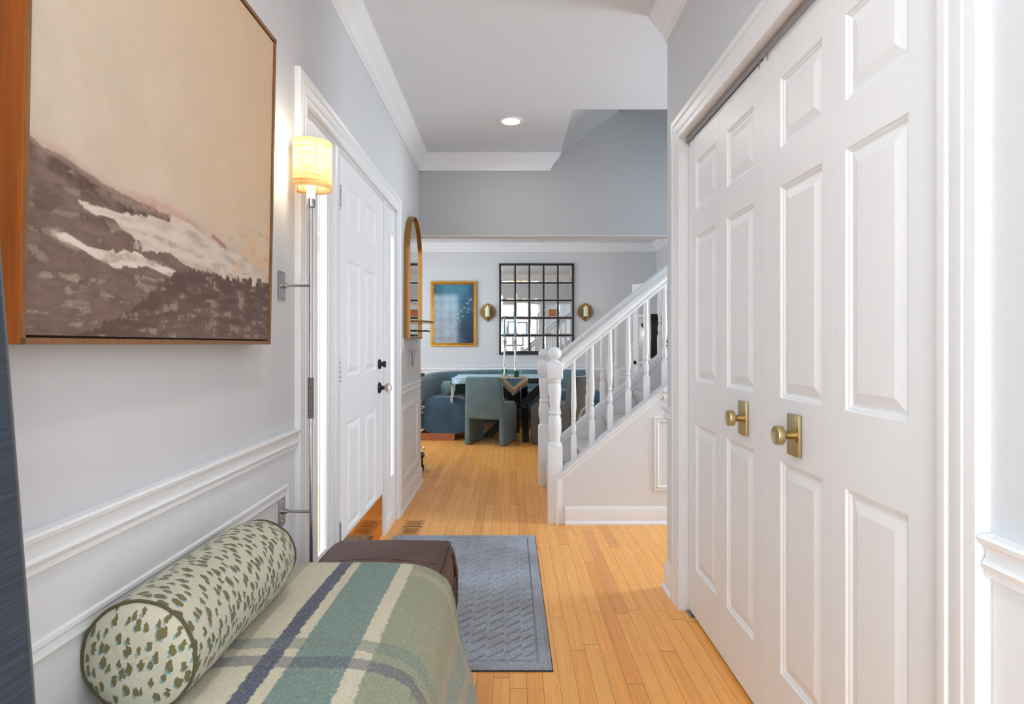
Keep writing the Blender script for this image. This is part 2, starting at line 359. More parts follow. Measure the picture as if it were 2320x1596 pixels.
def panel_slab(bm, O, U, Vv, N, wd, ht, th, panels, rings):
    """slab whose front (at O, spanned by U,V, facing N) carries raised panels (u0,u1,v0,v1)."""
    O = V(O); U = V(U); Vv = V(Vv); N = V(N)
    P = lambda u, v, d=0: O+U*u+Vv*v+N*d
    us = sorted({0, wd}|{p[0] for p in panels}|{p[1] for p in panels}); vs = sorted({0, ht}|{p[2] for p in panels}|{p[3] for p in panels})
    g = {(u, v): bm.verts.new(P(u, v)) for u in us for v in vs}
    def inp(u, v): return any(p[0] < u < p[1] and p[2] < v < p[3] for p in panels)
    for i in range(len(us)-1):
        for j in range(len(vs)-1):
            if not inp((us[i]+us[i+1])/2, (vs[j]+vs[j+1])/2):
                bm.faces.new((g[us[i], vs[j]], g[us[i+1], vs[j]], g[us[i+1], vs[j+1]], g[us[i], vs[j+1]]))
    for p in panels:
        prev = [bm.verts.new(P(u, v)) for u, v in ((p[0], p[2]), (p[1], p[2]), (p[1], p[3]), (p[0], p[3]))]
        for ins, d in rings:
            cur = [bm.verts.new(P(u, v, d)) for u, v in ((p[0]+ins, p[2]+ins), (p[1]-ins, p[2]+ins), (p[1]-ins, p[3]-ins), (p[0]+ins, p[3]-ins))]
            for k in range(4): bm.faces.new((prev[k], prev[(k+1) % 4], cur[(k+1) % 4], cur[k]))
            prev = cur
        bm.faces.new(prev)
    bmesh.ops.remove_doubles(bm, verts=bm.verts, dist=1e-5)
    f = [P(0, 0), P(wd, 0), P(wd, ht), P(0, ht)]; bk = [P(0, 0, -th), P(wd, 0, -th), P(wd, ht, -th), P(0, ht, -th)]
    quad(bm, *bk)
    for k in range(4): quad(bm, f[k], f[(k+1) % 4], bk[(k+1) % 4], bk[k])
def dup(root, loc=None, rz=None, label=None):
    r = root.copy(); COL.objects.link(r)
    if loc is not None: r.location = loc
    if rz is not None: r.rotation_euler = (0, 0, rz)
    if label: r['label'] = label
    for ch in list(root.children):
        c = ch.copy(); COL.objects.link(c); c.parent = r
        for g in list(ch.children):
            d = g.copy(); COL.objects.link(d); d.parent = c
    return r
def setcol(o, fn, dom=None):
    me = o.data; ca = me.color_attributes.new('Col', 'FLOAT_COLOR', 'POINT'); og = wl(o); buf = []
    for v in me.vertices:
        c = fn(v.co+og, v.index); buf += [c[0], c[1], c[2], 1]
    ca.data.foreach_set('color', buf)

# ------------------------------------------------------------------ dimensions of the place
XL = -.76; XR = .755; ZC = 2.743; YB = 4.92; YE = 2.834        # foyer walls, ceiling, header wall, end of closet wall
YD = 9.0; XDR = 2.23; XDL = -2.3; ZD = 2.71                     # dining room
YS = -3.0; XRR = 3.2
def wallbox(boxes, name, m='wall'):
    bm = NB()
    for b in boxes: box(bm, *b)
    return struct(name, bm, m, smooth=False)
# floor and ceilings
bm = NB(); box(bm, XDL-.2, XRR+.2, YS-.2, YD+.2, -.1, 0); struct('floor', bm, 'floor', smooth=False)
bm = NB()
box(bm, XL-.15, XRR, YS, 3.955, ZC, ZC+.15); box(bm, XL-.15, .418, 3.955, YB, ZC, ZC+.15)
struct('ceiling', bm, 'ceil', smooth=False)
bm = NB(); box(bm, XDL, XRR, YB+.12, YD, ZD, ZD+.15); o = struct('ceiling', bm, 'ceil', smooth=False)
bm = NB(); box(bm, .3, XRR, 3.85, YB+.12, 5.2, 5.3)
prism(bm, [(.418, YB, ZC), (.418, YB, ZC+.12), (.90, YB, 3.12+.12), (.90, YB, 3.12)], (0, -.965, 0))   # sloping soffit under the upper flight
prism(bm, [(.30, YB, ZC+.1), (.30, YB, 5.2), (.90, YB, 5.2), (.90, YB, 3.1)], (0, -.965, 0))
struct('ceiling', bm, 'darkwall', smooth=False)
# left wall with window and entrance openings
T = .15
EY0, EY1, EZ = 2.185, 3.95, 2.06
wallbox([(XL-T, XL, YS, -2.75, 0, ZC), (XL-T, XL, -2.75, -1.25, 0, .5), (XL-T, XL, -2.75, -1.25, 2.2, ZC), (XL-T, XL, -1.25, -.9, 0, ZC), (XL-T, XL, -.9, .42, 0, .5), (XL-T, XL, -.9, .42, 2.2, ZC), (XL-T, XL, .42, EY0, 0, ZC),
         (XL-T, XL, EY0, EY1, EZ, ZC), (XL-T, XL, EY1, YB+.12, 0, ZC)], 'wall_left')
# right wall: closet
CY0, CY1, CZ = 1.031, 2.60, 2.077
wallbox([(XR, XR+.12, YS, CY0-.012, 0, ZC), (XR, XR+.12, CY0-.012, CY1+.012, CZ+.012, ZC), (XR, XR+.12, CY1+.012, YE-.14, 0, ZC), (XR, XR+.12, YE-.14, YE, 0, ZC), (XR+.12, XRR, YE-.12, YE, 0, ZC),
         (XR+.12, XR+.75, YE-.14, YE-.12, 0, ZC), (XR+.72, XR+.75, CY0-.2, YE-.14, 0, ZC)], 'wall_right')
wallbox([(XRR, XRR+.12, YE-.12, 3.0, 0, ZC), (XRR, XRR+.12, 3.8, YB+.12, 0, ZC), (XRR, XRR+.12, 3.0, 3.8, 0, .7), (XRR, XRR+.12, 3.0, 3.8, 2.2, ZC), (XRR, XRR+.12, 3.85, YB+.12, ZC, 5.2)], 'wall_foyer_right')
wallbox([(XL-T, 2.2, YS-.12, YS, 0, ZC), (2.2, 2.32, YS, YE, 0, ZC)], 'wall_back')
# header wall between foyer and dining room, going up into the stairwell
HB = 2.077
wallbox([(XL, XRR, YB+.06, YB+.12, HB, ZD)], 'wall_header')
wallbox([(XL, XRR, YB, YB+.06, HB, 5.2), (2.3, XRR, YB, YB+.12, 0, HB), (.418, XRR, 3.835, 3.955, ZC+.15, 5.2)], 'wall_header', 'darkwall')
# dining room
wallbox([(XDL, XRR, YD, YD+.12, 0, ZD)], 'wall_dining_far')
wallbox([(XDR, XDR+.12, YB+.12, 7.2, 0, ZD), (XDR, XDR+.12, 7.2, 8.0, 2.08, ZD), (XDR, XDR+.12, 8.0, YD, 0, ZD)], 'wall_dining_right')
wallbox([(XDL-.12, XDL, YB, 6.1, 0, ZD), (XDL-.12, XDL, 6.1, 8.3, 0, .7), (XDL-.12, XDL, 6.1, 8.3, 2.3, ZD), (XDL-.12, XDL, 8.3, YD, 0, ZD)], 'wall_dining_left')
wallbox([(XDL, -1.9, YB, YB+.12, 0, ZD), (-1.9, -1.1, YB, YB+.12, 0, .9), (-1.9, -1.1, YB, YB+.12, 2.3, ZD), (-1.1, XL-T, YB, YB+.12, 0, ZD)], 'wall_dining_front')

# ------------------------------------------------------------------ mouldings
CROWN = [(0, 0), (.088, 0), (.088, .012), (.080, .018), (.074, .030), (.062, .045), (.046, .058), (.040, .064), (.040, .072), (.030, .080), (.026, .092), (.018, .100), (.018, .108), (.010, .112), (.010, .128), (0, .128)]
RAIL = [(0, 0), (.006, 0), (.012, -.004), (.012, .006), (.016, .010), (.018, .016), (.012, .024), (.010, .034), (.014, .044), (.024, .050), (.026, .058), (.022, .062), (0, .062)]
BASE = [(0, 0), (.026, 0), (.026, .012), (.018, .022), (.014, .024), (.014, .105), (.010, .118), (.006, .126), (.004, .14), (0, .14)]
PMOLD = [(0, 0), (.004, .007), (.010, .009), (.016, .006), (.022, .008), (.028, .011), (.034, .008), (.036, 0)]
def crown(bm, path, z, flip=1): sweep(bm, [(x, y, z) for x, y in path], CROWN, (0, 0, -1), flip=flip)
def rail(bm, path, z, flip=1): sweep(bm, [(x, y, z) for x, y in path], RAIL, (0, 0, 1), flip=flip)
def base(bm, path, flip=1): sweep(bm, [(x, y, 0) for x, y in path], BASE, (0, 0, 1), flip=flip)
TN = [0]
def trim(bm, m='trim'):
    TN[0] += 1; return struct('trim_%d' % TN[0], bm, m)
bm = NB(); crown(bm, [(XL, YS), (XL, YB), (.330, YB), (.330, YB+.003)], ZC, flip=1); trim(bm)
bm = NB(); crown(bm, [(XR, YS), (XR, YE)], ZC, flip=-1); trim(bm)
bm = NB(); crown(bm, [(XDL, YB+.12), (XDL, YD), (XDR, YD), (XDR, YB+.12)], ZD, flip=1)
o = trim(bm)
bm = NB(); crown(bm, [(XRR, YB+.12), (XDL, YB+.12)], ZD, flip=1); trim(bm)
RZ = .812
def wains(*b):
    bm = NB(); [box(bm, *q_) for q_ in b]; TN[0] += 1; o = struct('trim_%d' % TN[0], bm, 'wainscot', smooth=False)
wains((XL, XL+.0015, .45, 2.088, .02, .83), (XL, XL+.0015, 4.047, YB+.12, .02, .83), (XR-.0015, XR, YS, .922, .02, .83), (XR-.0015, XR, 2.707, YE, .02, .83), (XR, XRR, YE, YE+.0015, .02, .83))
wains((XDL, XDR, YD-.0015, YD, .02, .80), (XDR-.0015, XDR, 8.1, YD, .02, .8))
wains((XL, 2.3, YB-.004, YB+.124, HB-.006, HB))
bm = NB(); rail(bm, [(XL, .45), (XL, 2.09)], RZ, flip=-1); trim(bm)
bm = NB(); rail(bm, [(XL, 4.045), (XL, YB+.005), (XL-.13, YB+.005)][:2], RZ, flip=-1); trim(bm)
bm = NB(); rail(bm, [(XR, YS), (XR, .925)], RZ, flip=1); trim(bm)
bm = NB(); rail(bm, [(XR, 2.705), (XR, YE), (XRR, YE)], RZ, flip=1); trim(bm)
bm = NB(); rail(bm, [(XDL, YB+.12), (XDL, YD), (XDR, YD), (XDR, 8.1)], .782, flip=-1); trim(bm)
bm = NB(); base(bm, [(XL, YS), (XL, 2.09)], -1); struct('baseboard_left', bm, 'trim')
bm = NB(); base(bm, [(XL, 4.045), (XL, YB+.12), (XL-T, YB+.12)], -1); struct('baseboard_left', bm, 'trim')
bm = NB(); base(bm, [(XR, YS), (XR, .925)], 1); struct('baseboard_right', bm, 'trim')
bm = NB(); base(bm, [(XR, 2.705), (XR, YE), (XRR, YE)], 1); struct('baseboard_right', bm, 'trim')
bm = NB(); base(bm, [(XDL, YB+.12), (XDL, YD), (XDR, YD), (XDR, 8.1)], -1); struct('baseboard_far', bm, 'trim')
def pframe(bm, c, N, flip=1): sweep(bm, c, PMOLD, N, closed=True, flip=flip)
# wainscot picture-frame mouldings
bm = NB(); pframe(bm, [(XL, -2.6, .19), (XL, 2.02, .19), (XL, 2.02, .695), (XL, -2.6, .695)], (1, 0, 0)); trim(bm)
bm = NB(); pframe(bm, [(XL, 4.13, .2), (XL, 4.84, .2), (XL, 4.84, .73), (XL, 4.13, .73)], (1, 0, 0)); trim(bm)
for x0, x1 in ((-1.4, -.2), (-.05, 1.0), (1.15, 2.05)):
    bm = NB(); pframe(bm, [(x0, YD, .2), (x1, YD, .2), (x1, YD, .69), (x0, YD, .69)], (0, -1, 0)); trim(bm)
# casings: (a across width, b thickness)
CAS = [(0, 0), (0, .012), (.006, .015), (.022, .015), (.026, .011), (.034, .015), (.060, .018), (.066, .014), (.072, .020), (.092, .021), (.096, .016), (.096, 0)]
bm = NB(); sweep(bm, [(XL, EY0, 0), (XL, EY0, EZ), (XL, EY1, EZ), (XL, EY1, 0)], CAS, (1, 0, 0), flip=1); trim(bm)
bm = NB(); sweep(bm, [(XR, CY0, 0), (XR, CY0, CZ), (XR, CY1, CZ), (XR, CY1, 0)], [(a*1.06, b) for a, b in CAS], (-1, 0, 0), flip=-1); trim(bm)
bm = NB()
box(bm, XR, XR+.12, CY1, CY1+.012, 0, CZ); box(bm, XR, XR+.12, CY0-.012, CY0, 0, CZ); box(bm, XR, XR+.12, CY0-.012, CY1+.012, CZ, CZ+.012); trim(bm)
# casing of the foyer-side header opening: plain painted edge is the wall itself

# ------------------------------------------------------------------ entrance: door with two sidelights
def casing_sidelight(name, y0, y1, g0, g1, dark):
    o = thing(name, None, None, (XL-.03, (y0+y1)/2, 0), kind='structure')
    bm = NB(); xf = XL-.012
    box(bm, xf-.03, xf, y0, g0, 0, EZ); box(bm, xf-.03, xf, g1, y1, 0, EZ); box(bm, xf-.03, xf, g0, g1, 0, .29); box(bm, xf-.03, xf, g0, g1, 1.912, EZ)
    obj('window_frame', bm, 'trim', o)
    bm = NB(); sweep(bm, [(xf, g0, .29), (xf, g1, .29), (xf, g1, 1.912), (xf, g0, 1.912)], [(0, 0), (0, .01), (-.012, .012), (-.022, .006), (-.028, .012), (-.034, .010), (-.036, 0)], (1, 0, 0), closed=True, flip=-1)
    obj('glazing_bead', bm, 'trim', o)
    # sunk panel outline below the glass
    bm = NB(); box(bm, xf, xf+.012, y0, y1, 0, .09, .003); obj('base_trim', bm, 'trim', o)
    bm = NB(); box(bm, xf-.022, xf-.014, g0, g1, .29, 1.912); obj('pane', bm, 'glass', o)
    bm = NB(); box(bm, xf-.014, xf-.010, (g0+g1)/2+.03, (g0+g1)/2+.033, .29, 1.912)
    obj('glazing_strip', bm, 'steel', o)
    return o
casing_sidelight('window_1', EY0+.012, 2.59, 2.315, 2.50, 0)
casing_sidelight('window_2', 3.66, EY1-.004, 3.755, 3.92, 0)
# door frame (jambs, mullion posts, head)
bm = NB()
box(bm, XL-.12, XL-.004, EY0, EY0+.012, 0, EZ); box(bm, XL-.12, XL-.004, EY1-.004, EY1, 0, EZ); box(bm, XL-.12, XL-.004, EY0, EY1, EZ-.012, EZ)
box(bm, XL-.06, XL-.002, 2.59, 2.652, 0, EZ-.012, .003); box(bm, XL-.06, XL-.002, 3.605, 3.66, 0, EZ-.012, .003); trim(bm)
DY0, DY1, DT = 2.658, 3.600, 2.035
dr = thing('door_1', None, None, (XL-.03, (DY0+DY1)/2, 0), kind='structure')
bm = NB(); q = lambda a: a-DY0
pn = [(q(a), q(b), c-.015, d-.015) for a, b in ((2.81, 3.05), (3.165, 3.41)) for c, d in ((.285, .80), (1.02, 1.573), (1.743, 1.925))]
RINGS = [(.004, -.006), (.012, -.009), (.016, -.009), (.042, -.001)]
panel_slab(bm, (XL-.012, DY0, .015), (0, 1, 0), (0, 0, 1), (1, 0, 0), DY1-DY0, DT-.015, .045, pn, RINGS)
obj('door_leaf', bm, 'door', dr, angle=5)
bm = NB(); box(bm, XL-.012, XL-.009, 2.72, 3.57, .02, .265, .0008, 1); tag(obj('kick_plate', bm, 'polbrass', dr), 'polished brass kick plate mirroring the floor')
for z in (1.835, 1.052, .316):
    bm = NB(); box(bm, XL-.012, XL-.006, DY0-.004, DY0+.022, z-.052, z+.052, .001)
    for k in range(5): lathe(bm, [(.0072, z-.052+k*.0208+.001), (.0078, z-.052+k*.0208+.004), (.0078, z-.052+(k+1)*.0208-.004), (.0072, z-.052+(k+1)*.0208-.001)], (XL-.004, DY0-.002, 0), 12)
    obj('hinge', bm, 'steel', dr)
bm = NB(); lathe(bm, [(.03, 0), (.03, .006), (.024, .012), (.012, .014), (.012, .03), (.001, .031)], (XL-.012, 3.49, 1.054), 24, 'X')
box(bm, XL+.012, XL+.03, 3.484, 3.496, 1.034, 1.074, .005); obj('deadbolt', bm, 'blackmetal', dr)
bm = NB(); lathe(bm, [(.033, 0), (.033, .005), (.026, .012), (.013, .016), (.011, .03), (.015, .036), (.001, .037)], (XL-.012, 3.49, .914), 24, 'X'); h = obj('knob_rose', bm, 'blackmetal', dr)
bm = NB(); lathe(bm, [(.008, .022), (.018, .028), (.026, .038), (.028, .048), (.025, .058), (.016, .066), (.001, .068)], (XL-.005, 3.49, .914), 16, 'X'); tag(obj('knob', bm, 'clearglass', h, angle=15), 'faceted clear glass knob')

# near side window with curtain (daylight source left of the camera) and an added living-room window for fill light
def plain_window(name, cen, wd, ht, axis, nx, nz, mt='trim'):
    o = thing(name, None, None, cen, kind='structure'); c = V(cen); bm = NB(); f = .045
    def B(a0, a1, z0, z1, t):
        if axis == 'X': box(bm, c.x-t, c.x+t, c.y+a0, c.y+a1, c.z+z0, c.z+z1)
        else: box(bm, c.x+a0, c.x+a1, c.y-t, c.y+t, c.z+z0, c.z+z1)
    B(-wd/2, -wd/2+f, 0, ht, .025); B(wd/2-f, wd/2, 0, ht, .025); B(-wd/2, wd/2, 0, f, .025); B(-wd/2, wd/2, ht-f, ht, .025)
    for i in range(1, nx): B(-wd/2+wd*i/nx-.009, -wd/2+wd*i/nx+.009, f, ht-f, .012)
    for i in range(1, nz): B(-wd/2+f, wd/2-f, ht*i/nz-.009, ht*i/nz+.009, .011)
    obj('window_frame', bm, mt, o); bm = NB(); B(-wd/2+f, wd/2-f, f, ht-f, .003); obj('pane', bm, 'glass', o); return o
plain_window('window_3', (XL-.1, -.24, .5), 1.32, 1.7, 'X', 4, 6)
plain_window('added_window_4', (XL-.1, -2.0, .5), 1.5, 1.7, 'X', 4, 6)  # unseen window added behind the camera to let in fill light
plain_window('window_5', (XDL-.06, 7.2, .7), 2.2, 1.6, 'X', 6, 6)
plain_window('window_6', (-1.5, YB+.06, .9), .8, 1.4, 'Y', 4, 7)
w7 = plain_window('window_7', (XRR+.06, 3.4, .7), .8, 1.5, 'X', 1, 2)

# ------------------------------------------------------------------ closet bifold doors
XD = .785
LY = [2.596, 2.215, 1.833, 1.433, 1.036]
PANY = [(2.495, 2.255), (2.140, 1.905), (1.716, 1.486), (1.384, 1.165)]
bif = thing('door_2', None, None, (XD, 1.82, 0), kind='structure')
for i in range(4):
    y0, y1 = LY[i]-.0015, LY[i+1]+.0015; wd = y0-y1; bm = NB()
    pn = [(y0-PANY[i][0], y0-PANY[i][1], a-.014, b-.014) for a, b in ((.216, .833), (1.015, 1.628), (1.74, 1.942))]
    panel_slab(bm, (XD, y0, .014), (0, -1, 0), (0, 0, 1), (-1, 0, 0), wd, (2.038 if i < 2 else 2.046), .032, pn, [(.003, -.005), (.008, -.006), (.012, -.010), (.018, -.010), (.045, -.002)])
    lf = obj('door_leaf', bm, 'door', bif, angle=5)
    if i in (1, 2):
        yc, zc = ((1.977, .924) if i == 1 else (1.622, .921)); bm = NB()
        box(bm, XD-.010, XD, yc-.034, yc+.034, zc-.057, zc+.057, .0015); bp = tag(obj('backplate', bm, 'brass', lf), 'satin brass rectangular backplate')
        bm = NB(); lathe(bm, [(.011, .0), (.011, .020), (.015, .026), (.0255, .030), (.0265, .032), (.0265, .046), (.0255, .048), (.0225, .0485), (.021, .0475), (.001, .0475)], (0, 0, 0), 40, 'X')
        bm.transform(Matrix.Translation((XD-.009, yc, zc)) @ Matrix.Rotation(PI, 4, 'Z')); tag(obj('knob', bm, 'brass', lf), 'satin brass round flat-faced knob')
bm = NB(); box(bm, XD-.012, XD+.02, CY0, CY1, CZ-.022, CZ-.006); box(bm, XD+.004, XD+.012, CY0, CY1, CZ-.03, CZ-.022)
for y in (2.585, 2.52, 1.80, 1.86): lathe(bm, [(.006, CZ-.04), (.006, CZ-.02), (.010, CZ-.02), (.010, CZ-.012)], (XD+.004, y, 0), 10)
obj('track', bm, 'steel', bif)
bm = NB(); box(bm, XD-.012, XD+.025, 2.53, 2.596, .0, .004); box(bm, XD+.0, XD+.012, 2.55, 2.575, .004, .013); obj('floor_bracket', bm, 'steel', bif)

# ------------------------------------------------------------------ recessed ceiling light
def downlight(x, y, z, p, label):
    t = thing('recessed_light', label, 'ceiling light', (x, y, z-.012))
    bm = NB(); lathe(bm, [(.062, z-.001), (.064, z-.006), (.085, z-.008), (.088, z-.003), (.088, z-.0005), (.062, z-.0005)], (x, y, 0), 40); obj('trim_ring', bm, 'whiteplastic', t)
    bm = NB(); lathe(bm, [(.063, z-.0035), (.0625, z-.0055), (.001, z-.006)], (x, y, 0), 40); obj('lens', bm, 'downlens', t)
    can_light(x, y, z, p); return t
downlight(.009, 4.157, ZC, 1.6, 'round recessed ceiling light glowing white, near the stair opening')
downlight(.009, .8, ZC, 2.6, 'unseen recessed ceiling light added as fill between painting and closet')  # unseen light added overhead to brighten floor and walls
downlight(.009, -1.4, ZC, 4.0, 'unseen recessed ceiling light added as fill behind the camera')  # unseen light added at the rear to brighten the hall
bm = None

# ------------------------------------------------------------------ floor register
vt = thing('floor_vent', 'slatted wooden floor vent set in the floor by the right sidelight', 'vent', (-.62, 3.78, 0))
bm = NB(); x0, x1, y0, y1 = -.685, -.56, 3.63, 3.93
sweep(bm, [(x0, y0, 0), (x1, y0, 0), (x1, y1, 0), (x0, y1, 0)], [(0, 0), (.02, 0), (.02, .003), (0, .003)], (0, 0, 1), closed=True); 
box(bm, x0, x1, (y0+y1)/2-.006, (y0+y1)/2+.006, 0, .003)
WV = mat('vent_oak', srgb(205, 145, 80), .4, var=.2, vscale=20); obj('vent_frame', bm, WV, vt)
bm = NB()
for k in range(12):
    y = y0+.024+k*.0221; 
    if abs(y-(y0+y1)/2) > .008: box(bm, x0+.02, x1-.02, y, y+.011, .0005, .0028)
obj('slats', bm, WV, vt)
bm = NB(); box(bm, x0+.01, x1-.01, y0+.01, y1-.01, 0, .0008); obj('duct_shade', bm, 'ventdark', vt)  # dark sheet: shade of the hollow below the slats, put into colour

# ------------------------------------------------------------------ door mat
rx0, rx1, ry0, ry1 = -.70, .152, 2.115, 3.60
bm = NB(); NX, NY = 290, 600
def rugh(x, y):
    e = min(x-rx0, rx1-x, y-ry0, ry1-y)
    if e < .012: return .006
    if e < .045: return .0125
    if e < .052: return .006
    # herringbone of short raised dashes
    p = .068; col = math.floor((x-rx0)/p); fx = ((x-rx0)/p) % 1
    s = 1 if col % 2 == 0 else -1
    t = ((y-ry0)-fx*p*1.0+(.033 if s > 0 else 0))/.066
    gr = clamp((.34-abs(math.sin(t*PI)))*6); return .013-.0115*gr*(1 if .10 < fx < .90 else 0)
g = [[bm.verts.new((rx0+(rx1-rx0)*i/NX, ry0+(ry1-ry0)*j/NY, rugh(rx0+(rx1-rx0)*i/NX, ry0+(ry1-ry0)*j/NY))) for j in range(NY+1)] for i in range(NX+1)]
for i in range(NX):
    for j in range(NY): bm.faces.new((g[i][j], g[i+1][j], g[i+1][j+1], g[i][j+1]))
edge = [g[i][0] for i in range(NX+1)]+[g[NX][j] for j in range(1, NY+1)]+[g[i][NY] for i in range(NX-1, -1, -1)]+[g[0][j] for j in range(NY-1, 0, -1)]
lo = [bm.verts.new((v.co.x, v.co.y, 0)) for v in edge]
for k in range(len(edge)): bm.faces.new((edge[k], edge[(k+1) % len(edge)], lo[(k+1) % len(edge)], lo[k]))
rg = thing('door_mat', 'blue-grey textured herringbone entrance mat lying on the wood floor', 'mat', ((rx0+rx1)/2, (ry0+ry1)/2, 0))
obj('pile', bm, 'rug', rg)
bm = NB(); sweep(bm, [(rx0, ry0, 0), (rx1, ry0, 0), (rx1, ry1, 0), (rx0, ry1, 0)], [(-.002, 0), (.004, 0), (.003, .004), (-.002, .005)], (0, 0, 1), closed=True, flip=-1); obj('rubber_edge', bm, 'rubber', rg)

# ------------------------------------------------------------------ staircase
NEARY = 3.905; FARY = 4.93
st = thing('staircase', 'white painted staircase with turned balusters and grey carpeted steps rising right', 'staircase', (.8, 4.4, 0))
SL = .826; XE = 2.25
capz = lambda x: .306+SL*(x-.30)
railz = lambda x, d=0: 1.066+SL*(x-.336)-d
def knee(yc, name):
    bm = NB(); y0, y1 = yc-.055, yc+.055
    prism(bm, [(.318, y0, 0), (XE, y0, 0), (XE, y0, capz(XE)-.03), (.318, y0, capz(.318)-.03)], (0, y1-y0, 0))
    k = obj(name, bm, 'wainscot', st, smooth=False)
    bm = NB(); w = .066
    prism(bm, [(.300, yc-w, 0), (.318, yc-w, 0), (.318, yc-w, capz(.318)-.022), (XE, yc-w, capz(XE)-.022), (XE, yc-w, capz(XE)), (.300, yc-w, capz(.30))], (0, 2*w, 0))
    for s in (-1, 1):     # cove under the cap
        yy = yc+s*.055; prism(bm, [(.322, yy, capz(.322)-.024), (XE, yy, capz(XE)-.024), (XE, yy, capz(XE)-.052), (.350, yy, capz(.350)-.052)], (0, s*.009, 0))
        prism(bm, [(.33, yc+s*.02, capz(.33)), (XE, yc+s*.02, capz(XE)), (XE, yc+s*.02, capz(XE)+.008), (.33, yc+s*.02, capz(.33)+.008)], (0, s*.008, 0))
    obj('stringer_cap', bm, 'trim', st, smooth=False); return k
knee(NEARY, 'knee_wall'); knee(FARY, 'knee_wall')
yk = NEARY-.055
bm = NB(); sweep(bm, [(.36, yk, 0), (XE, yk, 0)], BASE[:5]+[(.014, .095), (.008, .112), (0, .114)], (0, 0, 1), flip=-1); obj('skirting', bm, 'trim', st)
bm = NB(); sweep(bm, [(.935, yk, .215), (1.75, yk, .215), (1.75, yk, .70), (.935, yk, .70)], PMOLD, (0, -1, 0), closed=True); obj('panel_moulding', bm, 'trim', st)
bm = NB(); sweep(bm, [(1.0, yk, RZ), (XE, yk, RZ)], RAIL, (0, 0, 1), flip=-1); obj('wall_rail', bm, 'trim', st)
def newel(x, y, dz=0):
    bm = NB()
    box(bm, x-.048, x+.048, y-.048, y+.048, 0, .505+dz, .004); box(bm, x-.051, x+.051, y-.051, y+.051, .943+dz, 1.050+dz, .008, 3)
    pr = [(.048, .503), (.050, .512), (.047, .520), (.036, .530), (.034, .545), (.040, .575), (.0455, .615), (.045, .65), (.039, .69), (.033, .708), (.041, .714), (.0425, .722), (.041, .730), (.034, .735), (.034, .748), (.037, .80), (.042, .85), (.044, .885), (.041, .905), (.035, .915), (.041, .920), (.043, .930), (.044, .945)]
    lathe(bm, [(r, z+dz) for r, z in pr], (x, y, 0), 32)
    pr = [(.048, 1.047), (.045, 1.055), (.034, 1.062), (.026, 1.068), (.024, 1.073), (.031, 1.078), (.040, 1.088), (.0455, 1.103), (.0455, 1.118), (.040, 1.134), (.028, 1.147), (.014, 1.152), (.001, 1.154)]
    lathe(bm, [(r, z+dz) for r, z in pr], (x, y, 0), 32)
    return obj('newel_post', bm, 'trim', st, angle=40)
newel(.296, NEARY-.008); newel(.285, FARY, -.02)
def handrail(y, d):
    bm = NB(); pr = [(-.026, -.078), (.026, -.078), (.028, -.062), (.022, -.054), (.024, -.046), (.033, -.034), (.034, -.018), (.026, -.006), (.012, 0), (-.012, 0), (-.026, -.006), (-.034, -.018), (-.033, -.034), (-.024, -.046), (-.022, -.054), (-.028, -.062)]
    a = [bm.verts.new((.335, y+p, railz(.335, d)+q)) for p, q in pr]; b = [bm.verts.new((XE, y+p, railz(XE, d)+q)) for p, q in pr]; n = len(pr)
    bm.faces.new(a); bm.faces.new(b)
    for i in range(n): bm.faces.new((a[i], a[(i+1) % n], b[(i+1) % n], b[i]))
    obj('handrail', bm, 'trim', st)
handrail(NEARY, 0); handrail(FARY, .03)
def baluster(x, y, d):
    z0 = capz(x); L_ = railz(x, d)-.078-z0; bm = NB(); s = .0185
    box(bm, x-s, x+s, y-s, y+s, z0-.02, z0+.155, .003)
    pr = [(.018, .153), (.019, .16), (.013, .168), (.012, .174), (.016, .180), (.0175, .20), (.0165, .225), (.011, .25), (.0105, .262), (.0165, .268), (.0165, .274), (.0115, .280), (.0115, .288), (.0155, .31), (.0185, .345), (.0185, .38), (.0165, .45), (.0135, .55), (.012, L_+.03)]
    lathe(bm, [(r, z0+z) for r, z in pr], (x, y, 0), 16)
    return obj('baluster', bm, 'trim', st, angle=40)
for k in range(15): baluster(.4217+.12*k, NEARY, 0); baluster(.411+.12*k, FARY, .03)
for k in range(1, 9):       # carpeted steps
    xn = .30+.24*(k-1); zt = .205+.2*(k-1); y0, y1 = NEARY+.056, FARY-.056
    prof = [(xn+.26, zt-.2), (xn+.02, zt-.2), (xn+.016, zt-.10), (xn+.002, zt-.075), (xn-.012, zt-.055), (xn-.020, zt-.035), (xn-.018, zt-.018), (xn-.008, zt-.004), (xn+.01, zt), (xn+.26, zt)]
    bm = NB(); prism(bm, [(x, y0, z) for x, z in prof], (0, y1-y0, 0)); obj('carpeted_step', bm, 'carpet', st)

# ------------------------------------------------------------------ big painting, leaning slightly forward from the wall
PY0, PY1, PZ0, PHT = .845, 1.732, 1.17, .892; PX = -.700; PD = .045; lean = math.radians(1.1)
pt = thing('framed_painting', 'large abstract landscape painting of beige sky over brown ground in a thin wooden frame', 'painting', (PX-PD, (PY0+PY1)/2, PZ0))
LM = Matrix.Translation((PX, 0, PZ0)) @ Matrix.Rotation(lean, 4, 'Y')
P3 = lambda y, v, d=0: LM @ V((d, y, v))
def pbox(bm, d0, d1, y0, y1, v0, v1):
    vs = [bm.verts.new(P3(y, v, d)) for d in (d0, d1) for y in (y0, y1) for v in (v0, v1)]
    for f in ((0, 1, 3, 2), (4, 6, 7, 5), (0, 4, 5, 1), (2, 3, 7, 6), (0, 2, 6, 4), (1, 5, 7, 3)): bm.faces.new([vs[i] for i in f])
bm = NB(); fw = .010
